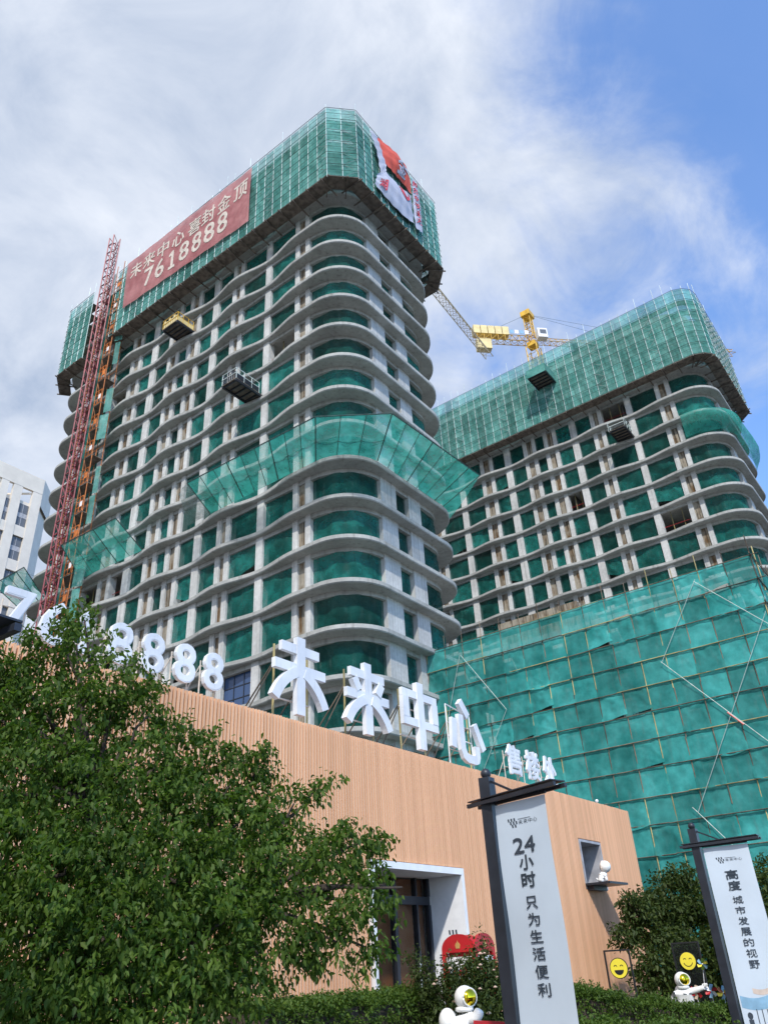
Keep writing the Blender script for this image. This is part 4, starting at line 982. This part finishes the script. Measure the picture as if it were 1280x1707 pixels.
# ================================================================== planting
def leaf_mesh(name, blobs, n, L, mat, per=9, droop=0.35, shell=0.55, spread=0.16, aspect=0.5, box=None):
    rg = np.random.default_rng(abs(hash(name)) % 1000 if False else len(name)*17+n)
    nt = n//per
    if box is None:
        B = np.array(blobs, float)
        if B.shape[1] == 4: B = np.c_[B, B[:,3], B[:,3]*0.85]
        w = B[:,3]**2; idx = rg.choice(len(B), nt, p=w/w.sum())
        d = rg.normal(size=(nt,3)); d /= np.linalg.norm(d, axis=1)[:,None]
        rad = shell+(1.08-shell)*rg.random(nt)**0.7
        C = B[idx,:3]+d*rad[:,None]*B[idx][:,3:6]
        outd = d
    else:
        C, outd = box(rg, nt)
    tw = outd*0.5+rg.normal(size=(nt,3))*0.6+np.array([0,0,-0.15]); tw /= np.linalg.norm(tw, axis=1)[:,None]
    C = np.repeat(C, per, 0); tw = np.repeat(tw, per, 0); N_ = len(C)
    s = rg.random(N_)-0.3
    P = C+tw*s[:,None]*spread*2+rg.normal(size=(N_,3))*spread*0.30
    d = tw*0.5+rg.normal(size=(N_,3))*0.75+np.array([0,0,-droop*1.6]); d /= np.linalg.norm(d, axis=1)[:,None]
    nz = rg.normal(size=(N_,3))*0.55+np.array([0,0,1.0]); wv = np.cross(d, nz); wv /= np.linalg.norm(wv, axis=1)[:,None]+1e-9
    nn = np.cross(wv, d)
    Ls = L*(0.65+0.7*rg.random(N_))
    q = np.empty((N_,6,3))
    hw = (Ls*aspect*0.5)[:,None]; lv = Ls[:,None]
    q[:,0] = P; q[:,1] = P+d*lv*0.35+wv*hw+nn*hw*0.35; q[:,2] = P+d*lv*0.75+wv*hw*0.62+nn*hw*0.1-np.array([0,0,1])*lv*0.05
    q[:,3] = P+d*lv-np.array([0,0,1])*lv*0.14; q[:,4] = P+d*lv*0.75-wv*hw*0.62+nn*hw*0.1-np.array([0,0,1])*lv*0.05; q[:,5] = P+d*lv*0.35-wv*hw+nn*hw*0.35
    vs = q.reshape(-1,3); b0 = np.arange(N_)*6
    faces = np.stack([b0,b0+1,b0+2,b0+3, b0,b0+3,b0+4,b0+5], 1).reshape(-1)
    me = bpy.data.meshes.new(name); me.vertices.add(N_*6); me.vertices.foreach_set('co', vs.reshape(-1).astype(np.float32))
    nf = N_*2; me.loops.add(nf*4); me.polygons.add(nf)
    me.loops.foreach_set('vertex_index', faces.astype(np.int32)); me.polygons.foreach_set('loop_start', (np.arange(nf)*4).astype(np.int32))
    me.materials.append(mat); me.update(calc_edges=True); me.validate(); return me
def leaf_part(name, me, parent):
    o = bpy.data.objects.new(name, me); COL.objects.link(o); o.parent = parent
    o.location = -ROOTLOC[parent.name]; return o
def limb(a, b, r0, r1, wig=0.08, n=5):
    a = Vector(a); b = Vector(b); pts = []; rs = []
    for i in range(n+1):
        t = i/n; k = math.sin(PI*t); pts.append(a.lerp(b,t)+V(random.uniform(-wig,wig),random.uniform(-wig,wig),0.12*k*(b-a).length*0.4)*k); rs.append(r0*(1-t)+r1*t)
    return pts, rs
TB = [(3.95,8.65,4.75,0.45),(4.25,8.45,4.85,0.38),(4.78,7.92,5.36,0.26),(4.62,8.0,5.2,0.22),(4.72,7.90,5.02,0.46),(4.57,8.22,4.53,0.50),(5.06,7.57,4.55,0.50),(4.13,8.33,4.19,0.60),(4.69,7.68,4.03,0.65),(5.35,7.24,4.20,0.42),(5.17,7.12,3.62,0.60),(5.67,6.86,3.71,0.45),(4.26,7.81,3.43,0.70),(4.72,7.19,3.10,0.70),(5.42,6.67,3.04,0.60),(6.04,6.53,3.52,0.40),(6.21,6.38,3.64,0.28),(5.95,6.35,2.99,0.50),(6.41,6.02,3.17,0.42),(6.66,5.90,3.37,0.20),(6.23,5.93,2.67,0.50),(6.67,5.58,2.66,0.40),(6.93,5.42,2.78,0.22),(6.66,5.43,2.20,0.42),(6.85,5.20,2.32,0.16),(6.88,4.99,2.28,0.12),(6.47,5.51,1.84,0.35),(6.73,5.35,1.78,0.20),(6.09,5.79,2.06,0.50),(5.61,6.12,2.39,0.60),(5.10,6.55,2.46,0.70),(4.38,6.93,2.52,0.75),(4.04,7.48,2.66,0.75),(3.81,7.93,3.23,0.70),(4.11,6.98,1.99,0.75),(4.67,6.49,1.87,0.75),(5.26,6.16,1.85,0.65),(5.76,5.84,1.77,0.45),(3.90,6.98,1.49,0.70),(4.40,6.56,1.41,0.70),(4.97,6.14,1.37,0.60),(5.44,5.87,1.47,0.40),(3.81,8.70,4.14,0.60),(3.58,7.93,2.58,0.80),(5.22,8.76,3.71,0.90),(6.33,7.74,2.88,0.90),(5.36,8.20,2.12,1.00),(6.96,6.90,2.64,0.60),(6.50,7.34,2.00,0.80)]
tr = thing('tree', (5.0, 7.4, GZ), 'big leafy green tree filling the lower left, in front of the pavilion', 'tree')
m = MB()
fork = V(4.98,7.4,1.35); pts, rs = limb((5.0,7.4,GZ), fork, 0.13, 0.10, 0.04); m.path(pts, rs)
hubs = [V(4.87,7.45,3.2), V(5.6,6.7,2.4), V(4.3,7.3,2.3), V(6.0,6.3,2.2), V(4.7,7.0,2.0)]
for h in hubs: pts, rs = limb(fork, h, 0.085, 0.05, 0.10); m.path(pts, rs)
for b in TB:
    c = V(b[0],b[1],b[2]); h = min(hubs, key=lambda q: (q-c).length+max(0,(q.z-c.z))*0.8)
    pts, rs = limb(h, c, 0.038, 0.010, 0.09); m.path(pts, rs, 6)
m.build('trunk', M['bark'], tr, True)
leaf_part('crown', leaf_mesh('crown', [(a, b, c, r*0.9) for a, b, c, r in TB], 76000, 0.064, M['leaf'], 22, 0.55, 0.38, 0.125), tr)
def small_tree(loc, blobs, n, L, label, mat='leaf_dark'):
    r = thing('tree', loc, label, 'tree'); m = MB(); base = Vector(loc); f = base+V(0,0,1.1)
    pts, rs = limb(base, f, 0.11, 0.08, 0.04); m.path(pts, rs)
    for b in blobs: pts, rs = limb(f, b[:3], 0.05, 0.015, 0.1); m.path(pts, rs, 5)
    m.build('trunk', M['bark'], r, True)
    leaf_part('crown', leaf_mesh('crown', blobs, n, L, M[mat], 9, 0.2, 0.4, 0.16), r); return r
small_tree((27.4,9.4,GZ), [(28.41,9.63,3.0,0.95),(27.23,9.97,2.5,0.9),(28.05,9.15,2.3,1.0),(28.74,8.62,2.9,0.9),(26.6,10.24,2.75,0.55),(26.34,9.5,1.5,0.85),(27.13,8.73,1.3,0.95),(25.6,9.64,1.0,0.7),(28.5,9.28,3.75,0.45),(26.2,10.3,2.95,0.35),(28.3,8.0,1.6,0.9),(25.9,10.5,2.1,0.4),(27.0,9.3,0.5,0.9),(28.6,8.2,0.4,0.9)], 26000, 0.13, 'dark bushy tree in front of the pavilion end, behind the waving astronaut')
small_tree((26.0,6.1,GZ), [(26.24,6.36,3.0,0.7),(25.73,6.0,2.1,0.8),(27.31,6.0,3.5,0.6),(25.3,6.3,1.3,0.7),(26.8,5.4,2.6,0.8),(26.2,5.4,1.2,0.9),(26.0,5.8,0.4,0.9)], 15000, 0.12, 'dark tree behind the farther banner at the right edge')
def hedge(spine, w, label, n, L=0.055, zb=GZ, mat='leaf_hedge'):
    """clipped hedge along a spine of (x, y, top)"""
    r = thing('hedge', (spine[0][0], spine[0][1], zb), label, 'hedge'); S_ = [Vector(p) for p in spine]
    m = MB()
    for i in range(len(S_)-1):
        a, b = S_[i], S_[i+1]; t = V(b.x-a.x, b.y-a.y, 0).normalized(); q = V(-t.y, t.x, 0)*(w*0.42)
        vs = []
        for p in (a, b): vs += [V(p.x,p.y,zb)-q, V(p.x,p.y,zb)+q, V(p.x,p.y,p.z-0.09)+q*0.9, V(p.x,p.y,p.z-0.09)-q*0.9]
        m.add(vs, [(0,1,2,3),(7,6,5,4),(0,4,5,1),(1,5,6,2),(2,6,7,3),(3,7,4,0)])
    m.build('twig_core', M['bark'], r)
    Ls = [(S_[i+1]-S_[i]).length for i in range(len(S_)-1)]; T_ = sum(Ls)
    def box(rg, k):
        seg = rg.choice(len(Ls), k, p=np.array(Ls)/T_); f = rg.random(k)
        A = np.array([tuple(p) for p in S_]); a = A[seg]; b = A[seg+1]; c = a+(b-a)*f[:,None]
        t = (b-a)[:,:2]; t /= np.linalg.norm(t,axis=1)[:,None]; q = np.stack([-t[:,1], t[:,0]], 1)
        face = rg.random(k); side = np.where(rg.random(k) < 0.5, -1.0, 1.0)
        topm = face < 0.45
        u = np.where(topm, rg.uniform(-1,1,k), side); zz = np.where(topm, c[:,2]+0.05*np.sin(c[:,0]*7)+0.04*np.sin(c[:,1]*11)-0.02, zb+0.1+(c[:,2]-zb-0.1)*rg.random(k))
        C = np.stack([c[:,0]+q[:,0]*u*w/2, c[:,1]+q[:,1]*u*w/2, zz], 1)+rg.normal(size=(k,3))*0.04
        od = np.stack([q[:,0]*u*(~topm), q[:,1]*u*(~topm), topm*1.0+0.2], 1); return C, od
    leaf_part('foliage', leaf_mesh('foliage', None, n, L, M[mat], 8, 0.0, 0.5, 0.07, 0.55, box), r)
    return r
hedge([(9.2,9.6,1.22),(10.9,9.5,1.20),(12.2,9.4,1.16),(13.3,9.3,1.14)], 1.0, 'clipped green hedge in front of the pavilion doorway', 34000)
hedge([(16.6,8.9,1.00),(17.2,8.07,0.95),(17.71,7.41,0.80),(18.29,6.77,0.64),(18.85,6.2,0.55),(19.50,5.75,0.50)], 0.9, 'clipped green hedge below the waving astronaut and smiley boards', 34000)
hedge([(11.4,6.0,0.80),(11.72,5.62,0.74),(12.28,5.11,0.68),(12.79,4.63,0.60),(13.4,4.0,0.55)], 0.8, 'nearest low hedge beside the foot of the nearer banner', 22000)
sb = thing('shrub', (18.3,8.5,GZ), 'round green shrub at the hedge end, left of the laughing smiley board', 'shrub')
m = MB(); m.path([V(18.3,8.5,GZ),V(18.3,8.5,0.2),V(18.25,8.5,0.7)], [0.04,0.03,0.02]); m.build('stem', M['bark'], sb)
leaf_part('foliage', leaf_mesh('foliage', [(18.1,8.5,0.75,0.42),(18.5,8.2,0.7,0.38),(18.3,8.8,0.6,0.42),(18.2,8.4,0.1,0.5)], 7000, 0.06, M['leaf_hedge'], 8, 0, 0.4, 0.08), sb)
RB = [(13.0,8.35,1.45,0.32),(13.45,8.05,1.5,0.30),(12.75,8.55,1.15,0.42),(12.55,8.75,1.5,0.22),(13.3,8.2,1.25,0.5),(13.75,8.1,1.2,0.45),(12.7,8.1,0.8,0.5),(13.2,7.75,0.75,0.5),(13.6,8.3,1.65,0.25),(13.8,7.9,0.7,0.5),(13.55,8.15,1.95,0.12),(12.9,8.4,0.3,0.6),(13.6,8.0,0.2,0.6),(12.45,8.9,1.75,0.12)]
rb = thing('rose_bush', (13.2,8.2,GZ), 'climbing rose bush with pale blooms in front of the red phone booth', 'plant')
m = MB()
for b in RB: pts, rs = limb((13.2+random.uniform(-0.2,0.2),8.2+random.uniform(-0.2,0.2),GZ), (b[0],b[1],b[2]+b[3]*0.8), 0.02, 0.006, 0.1); m.path(pts, rs, 5)
m.build('stem', M['bark'], rb)
leaf_part('foliage', leaf_mesh('foliage', RB, 20000, 0.062, M['leaf_dark'], 7, 0.1, 0.3, 0.11), rb)
m = MB()
for i in range(26):
    b = RB[random.choice((0,1,2,4,4,5,5,6,7,8,9))]; d = V(-0.7+random.uniform(-0.5,0.5), -0.6+random.uniform(-0.5,0.5), random.uniform(-0.3,0.7)).normalized()
    c = V(b[0],b[1],b[2])+d*b[3]*1.05; s = random.uniform(0.016,0.034)
    fl = MB(); fl.sphere(c, s, 8, 5, (1,1,0.8))
    for k in range(5):
        a = 2*PI*k/5; fl.sphere(c+V(math.cos(a),math.sin(a),-0.2)*s*0.8, s*0.6, 6, 4, (1,1,0.7))
    fl.build('bloom', M['petal'], rb, True)

# ================================================================== small things in the garden
def skin_mesh(joints, edges, org):
    bm = bmesh.new(); lay = bm.verts.layers.skin.verify(); vs = []
    for i, (p, r) in enumerate(joints):
        v = bm.verts.new(Vector(p)-org); v[lay].radius = (r, r); v[lay].use_root = (i == 0); vs.append(v)
    for a, b in edges: bm.edges.new((vs[a], vs[b]))
    me = bpy.data.meshes.new('body'); bm.to_mesh(me); bm.free(); return me
def skin(name, joints, edges, mat, parent, levels=2):
    org = ROOTLOC[parent.name]; me = skin_mesh(joints, edges, org); me.name = name; me.materials.append(mat)
    o = bpy.data.objects.new(name, me); COL.objects.link(o); o.parent = parent; ROOTLOC[o.name] = org
    sk = o.modifiers.new('skin', 'SKIN'); sk.use_smooth_shade = True
    sd = o.modifiers.new('smooth', 'SUBSURF'); sd.levels = levels; sd.render_levels = levels
    return o
def dome(mb, c, r, axis, cap, nu=20, nv=8, sc=1.0):
    """spherical cap of half angle cap about axis"""
    c = Vector(c); z = Vector(axis).normalized(); x = z.cross(V(0,0,1)).normalized(); y = z.cross(x)
    vs = [c+z*r*sc]; fs = []
    for j in range(1, nv+1):
        t = cap*j/nv
        for i in range(nu): a = 2*PI*i/nu; vs.append(c+(z*math.cos(t)*sc+(x*math.cos(a)+y*math.sin(a)*0.86)*math.sin(t))*r)
    for i in range(nu): fs.append((0, 1+i, 1+(i+1)%nu))
    for j in range(nv-1):
        for i in range(nu): fs.append((1+j*nu+i, 1+(j+1)*nu+i, 1+(j+1)*nu+(i+1)%nu, 1+j*nu+(i+1)%nu))
    mb.add(vs, fs)
def frame_at(p):
    """viewer-neutral frame of a figure that faces the pavement: right, forward"""
    t = V(-p[0], -p[1], 0).normalized(); return V(-t.y, t.x, 0), t
def astronaut(loc, hgt, label, pose, zb=0.0):
    r = thing('astronaut_statue', loc, label, 'statue'); O = Vector(loc); O.z = zb
    MB().box(loc[0]-0.28, loc[0]+0.28, loc[1]-0.28, loc[1]+0.28, GZ, zb+0.03).build('plinth', M['conc'], r); R, T = frame_at(loc); k = hgt/1.7
    P = lambda a, b, c=0.0: O+R*a*k+T*c*k+V(0,0,b*k)
    if pose == 'wave':
        head = P(0,1.38); face = (R*0.50+T*0.80+V(0,0,0.10))
        J = [(P(0,0.72),0.24*k),(P(0,0.95),0.24*k),(P(0,1.12),0.17*k),(P(0.24,1.04),0.11*k),(P(0.42,1.07,0.05),0.10*k),(P(0.60,1.12,0.1),0.085*k),(P(0.68,1.14,0.12),0.07*k),
             (P(-0.25,1.02),0.11*k),(P(-0.40,0.86),0.11*k),(P(-0.43,0.68),0.09*k),(P(0.13,0.5),0.16*k),(P(0.15,0.2),0.13*k),(P(0.15,0.06),0.12*k),(P(0.17,0.05,0.14),0.09*k),(P(-0.13,0.5),0.16*k),(P(-0.15,0.2),0.13*k),(P(-0.15,0.06),0.12*k),(P(-0.17,0.05,0.14),0.09*k)]
        E_ = [(0,1),(1,2),(2,3),(3,4),(4,5),(5,6),(2,7),(7,8),(8,9),(0,10),(10,11),(11,12),(12,13),(0,14),(14,15),(15,16),(16,17)]
        hr = 0.245
    else:
        head = P(0.05,1.40); face = (R*0.62+T*0.68+V(0,0,0.02))
        J = [(P(-0.30,0.55),0.32*k),(P(-0.18,0.85),0.30*k),(P(-0.02,1.12),0.24*k),(P(0.14,1.02,0.12),0.15*k),(P(0.24,1.0,0.2),0.13*k),(P(0.32,1.12,0.22),0.12*k),(P(0.36,1.19,0.22),0.09*k),
             (P(-0.15,0.98,-0.25),0.12*k),(P(-0.05,0.75,-0.3),0.11*k),(P(0.05,0.55,-0.2),0.09*k),(P(-0.10,0.40,0.1),0.18*k),(P(0.15,0.40,0.2),0.14*k),(P(0.18,0.12,0.2),0.13*k),(P(0.30,0.06,0.25),0.09*k),(P(-0.30,0.35,-0.1),0.18*k),(P(-0.15,0.2,-0.15),0.14*k),(P(-0.12,0.08,-0.15),0.12*k),(P(0.02,0.05,-0.15),0.09*k)]
        E_ = [(0,1),(1,2),(2,3),(3,4),(4,5),(5,6),(2,7),(7,8),(8,9),(0,10),(10,11),(11,12),(12,13),(0,14),(14,15),(15,16),(16,17)]
        hr = 0.23
    skin('body', J, E_, M['statue'], r)
    m = MB(); m.sphere(head, hr*k, 24, 16); hm = m.build('helmet', M['statue'], r, True)
    m = MB(); dome(m, head+face.normalized()*0.035*k, hr*k*0.995, face, math.radians(58)); m.build('visor', M['visor'], hm, True)
    m = MB()
    fz = face.normalized(); fx = fz.cross(V(0,0,1)).normalized(); fy = fz.cross(fx)
    ringp = [head+fz*(hr*0.53+0.035)*k+(fx*math.cos(2*PI*i/24)+fy*math.sin(2*PI*i/24)*0.86)*hr*k*0.85 for i in range(25)]
    m.path(ringp, [0.022*k]*25, 6); m.build('visor_rim', M['statue'], hm, True)
    b = P(-0.12,0.98,-0.26) if pose == 'wave' else P(-0.36,0.98,0.0)
    m = MB(); m.sphere(b, 0.22*k, 16, 10, (0.9,0.9,1.15)); m.build('backpack', M['statue'], r, True)
    m = MB()
    rc = P(0,1.17) if pose == 'wave' else P(0.02,1.19)
    m.path([rc+(R*math.cos(2*PI*i/20)+T*math.sin(2*PI*i/20))*0.155*k for i in range(21)], [0.05*k]*21, 6); m.build('collar', M['statue'], r, True)
    if pose == 'wave':
        w = P(0.68,1.14,0.12); m = MB()
        for j in range(4): m.path([w, w+R*(0.02+0.03*j)*k+V(0,0,0.06+0.01*(j%2))*k-T*0.01, w+R*(0.0+0.03*j)*k+V(0,0,0.11)*k], [0.028*k,0.026*k,0.02*k], 6)
        m.path([w, w-R*0.05*k+V(0,0,0.05*k), w-R*0.03*k+V(0,0,0.10*k)], [0.03*k,0.026*k,0.02*k], 6); m.build('glove', M['statue'], r, True)
        m = MB(); m.add([P(-0.05,0.97,0.262),P(0.07,0.95,0.262),P(0.07,0.98,0.262),P(-0.05,1.0,0.262)], [(0,1,2,3)]); m.build('chest_patch', M['ink'], r)
    return r, w if pose == 'wave' else None
_, hand = astronaut((19.17,6.69,GZ), 1.05, 'white astronaut statue with gold visor holding a pinwheel behind the hedge', 'wave', 0.21)
astronaut((12.30,7.86,GZ), 1.24, 'crouching white astronaut statue with gold visor at the bottom, below the phone booth', 'lean', 0.11)
def pinwheel(p0, p1, cols, label, s=0.13):
    r = thing('pinwheel', p0, label, 'pinwheel', 'pinwheels stuck in the hedge'); a = Vector(p0); b = Vector(p1); R, T = frame_at(p0)
    MB().tube(a, b, 0.006, 5).build('stick', M['whitepaint'], r)
    for k in range(6):
        t0, t1 = 2*PI*k/6, 2*PI*(k+0.9)/6
        q = lambda t, d, f: b+T*(0.03+f)+(R*math.cos(t)+V(0,0,math.sin(t)))*d
        m = MB(); m.add([q(0,0,0.0), q(t0,s,0.0), q(t0+0.5,s*1.02,0.035), q(t1,s*0.55,0.045)], [(0,1,2,3)]); m.build('vane', M[cols[k % len(cols)]], r)
    MB().sphere(b+T*0.05, 0.014, 8, 5).build('hub', M['whitepaint'], r, True)
pinwheel(hand-V(0,0,0.05), hand+V(0.02,-0.06,0.42), ('yellow','leaf_hedge','inkpale'), 'green and yellow pinwheel in the astronaut statue hand', 0.11)
pinwheel((19.30,6.48,0.2), (19.28,6.48,0.83), ('red','petal','red'), 'reddish pinwheel just right of the waving astronaut', 0.13)
pinwheel((19.42,6.20,0.2), (19.40,6.20,0.84), ('red','inkpale','whitepaint'), 'red and blue pinwheel in the middle of the hedge row', 0.13)
pinwheel((19.50,6.00,0.2), (19.48,5.98,0.80), ('yellow','inkpale','orange'), 'yellow and blue pinwheel nearest the farther banner pole', 0.13)

def smiley(c, w, ztop, laugh, label):
    r = thing('smiley_board', (c[0],c[1],GZ), label, 'sign', 'smiley boards behind the hedge'); R, T = frame_at(c); C = Vector((c[0],c[1],0))
    T2 = (T+R*-0.25).normalized(); R2 = V(T2.y, -T2.x, 0); R2 = -R2 if R2.dot(R) < 0 else R2
    P = lambda a, z, d=0.0: C+R2*a+T2*d+V(0,0,z)
    for s in (-1, 1): MB().bar(P(s*w/2,GZ), P(s*w/2,ztop), 0.035, 0.035).build('frame_post', M['black'], r)
    MB().bar(P(-w/2-0.017,ztop), P(w/2+0.017,ztop), 0.034, 0.034).build('frame_bar', M['black'], r)
    if not laugh: MB().prism(rect(-w/2+0.02,w/2-0.02,0.3,ztop-0.02), P(0,0), R2, (0,0,1), T2, 0.008).build('back_panel', M['smoked'], r)
    zc = c[2]; rad = c[3]
    disc = lambda mb, a0, z0, r0, d, n=28, dd=0.02: mb.prism([(a0+r0*math.cos(2*PI*i/n), z0+r0*math.sin(2*PI*i/n)) for i in range(n)], P(0,0,d), R2, (0,0,1), T2, dd)
    m = MB(); disc(m, 0, zc, rad*1.09, 0.012); rim = m.build('disc_rim', M['black'], r)
    m = MB(); disc(m, 0, zc, rad, 0.034, dd=0.012); fc = m.build('face', M['yellow'], r)
    def arc(c0, r0, a0, a1, th):
        m = MB(); n = 10; o = [(c0[0]+r0*math.cos(a0+(a1-a0)*i/n), c0[1]+r0*math.sin(a0+(a1-a0)*i/n)) for i in range(n+1)]
        q = [(c0[0]+(r0-th)*math.cos(a0+(a1-a0)*i/n), c0[1]+(r0-th)*math.sin(a0+(a1-a0)*i/n)) for i in range(n+1)]
        m.prism(o+q[::-1], P(0,0,0.047), R2, (0,0,1), T2, 0.004); return m
    for s in (-1, 1): arc((s*rad*0.36, zc+rad*0.16), rad*0.2, 0.15, PI-0.15, rad*0.07).build('eye', M['black'], fc)
    if laugh:
        m = MB(); m.prism([(rad*0.55*math.cos(PI+PI*i/12), zc-rad*0.18+rad*0.5*math.sin(PI+PI*i/12)) for i in range(13)], P(0,0,0.047), R2, (0,0,1), T2, 0.004); m.build('mouth', M['black'], fc)
    else: arc((0, zc-rad*0.02), rad*0.62, PI+0.3, 2*PI-0.3, rad*0.08).build('mouth', M['black'], fc)
smiley((19.36,8.12,1.33,0.19), 0.56, 1.68, True, 'yellow laughing smiley disc in a thin black frame by the pavilion')
smiley((21.32,7.19,1.38,0.18), 0.62, 1.76, False, 'yellow smiling disc on a dark framed board above the waving astronaut')

# phone booth
bt = thing('phone_booth', (15.8, 9.85, GZ), 'red arched phone booth behind the rose bush beside the doorway', 'phone booth')
bx0, bx1, by0, by1, zt = 15.4, 16.2, 9.45, 10.25, 1.80
for x in (bx0, bx1-0.09):
    for y in (by0, by1-0.09): MB().box(x, x+0.09, y, y+0.09, GZ, zt).build('corner_post', M['red'], bt)
MB().box(bx0+0.1, bx1-0.1, by0+0.1, by1-0.1, 1.6, 1.91).build('head_box', M['red'], bt)
n = 14
def arch(O, U, N_):
    w = 0.8; poly = [(0,0)]+[(w/2-w/2*math.cos(PI*i/n), 0.06+0.27*math.sin(PI*i/n)) for i in range(n+1)]+[(w,0)]
    pb = MB().prism(poly, O, U, (0,0,1), N_, 0.06).build('arched_top', M['red'], bt)
    e = MB(); on = Vector(O)-Vector(N_)*0.008; c = 0.4
    e.prism([(c-0.045,0.07),(c+0.045,0.07),(c+0.06,0.13),(c+0.035,0.17),(c+0.012,0.18),(c,0.215),(c-0.012,0.18),(c-0.035,0.17),(c-0.06,0.13)], on, U, (0,0,1), N_, 0.01); e.build('crest', M['gold'], pb)
    MB().prism([(0.1,-0.22),(0.7,-0.22),(0.7,-0.08),(0.1,-0.08)], Vector(O)+Vector(N_)*0.01, U, (0,0,1), N_, 0.02).build('sign_panel', M['whitepaint'], bt)
    for k in range(5):
        MB().prism(rect(0.1+0.145*k,0.12+0.145*k,-2.2,-0.3), Vector(O)+Vector(N_)*0.02, U, (0,0,1), N_, 0.03).build('glazing_bar', M['red'], bt)
    for k in range(7): MB().prism(rect(0.09,0.71,-2.2+0.3*k,-2.175+0.3*k), Vector(O)+Vector(N_)*0.022, U, (0,0,1), N_, 0.026).build('glazing_bar', M['red'], bt)
    MB().prism(rect(0.09,0.71,-2.2,-0.3), Vector(O)+Vector(N_)*0.035, U, (0,0,1), N_, 0.006).build('pane', M['glass'], bt)
arch(V(bx0,by1,zt), V(0,-1,0), V(1,0,0)); arch(V(bx0,by0,zt), V(1,0,0), V(0,1,0))
m = MB(); m.grid(lambda u, v: V(bx0+0.03+0.74*u, by0+0.03+0.74*v, zt+0.02+0.30*math.sin(PI*u)*math.sin(PI*v)**0.5), 8, 8); m.build('roof', M['red'], bt, True)
tl = thing('trellis', (16.7, 9.35, GZ), 'red metal trellis between the phone booth and the nearer banner', 'trellis')
for x in (16.15, 16.42, 16.72, 17.05): MB().box(x-0.02, x+0.02, 9.33, 9.37, GZ, 1.66).build('post', M['red'], tl)
for z in (0.9, 1.28, 1.66): MB().box(16.12, 17.08, 9.33-0.004, 9.374, z-0.02, z+0.02+0.02*(z > 1.6)).build('rail', M['red'], tl)
pl = MB(); pl.bar((11.85,7.42,0.82), (12.22,6.85,0.76), 0.14, 0.07); pl.bar((11.9,7.3,GZ), (11.9,7.3,0.79), 0.05); pl.bar((12.18,6.92,GZ), (12.18,6.92,0.74), 0.05)
tag(pl.build('bench_rail', M['red']), 'low red painted rail at the bottom beside the crouching astronaut', 'rail')

# dog statue on the shelf
dg = thing('dog_statue', (27.42, 11.5, 3.71), 'little white space dog statue with round helmet on the wall shelf', 'statue')
O = V(27.42,11.5,3.71); R, T = frame_at((27.42,11.5)); P = lambda a, b, c=0.0: O+R*a*0.7+T*c*0.7+V(0,0,b*0.7)
J = [(P(-0.10,0.22),0.12),(P(0.02,0.36),0.11),(P(0.10,0.50),0.08),(P(0.12,0.25,0.08),0.05),(P(0.14,0.04,0.10),0.045),(P(0.12,0.25,-0.10),0.05),(P(0.14,0.04,-0.10),0.045),(P(-0.14,0.10,0.10),0.08),(P(0.0,0.04,0.14),0.05),(P(-0.14,0.10,-0.10),0.08),(P(0.0,0.04,-0.14),0.05),(P(-0.26,0.12),0.03),(P(-0.34,0.22),0.025)]
skin('body', J, [(0,1),(1,2),(1,3),(3,4),(1,5),(5,6),(0,7),(7,8),(0,9),(9,10),(0,11),(11,12)], M['statue'], dg)
m = MB(); m.sphere(P(0.17,0.68), 0.19, 20, 14); m.build('helmet', M['statue'], dg, True)
m = MB(); hc = P(0.17,0.68); ax = (R*0.8+T*0.4).normalized(); fx = ax.cross(V(0,0,1)).normalized(); fy = ax.cross(fx)
m.path([hc-ax*0.06+(fx*math.cos(2*PI*i/20)+fy*math.sin(2*PI*i/20))*0.185 for i in range(21)], [0.016]*21, 6); m.build('helmet_rim', M['inkwarm'], dg, True)
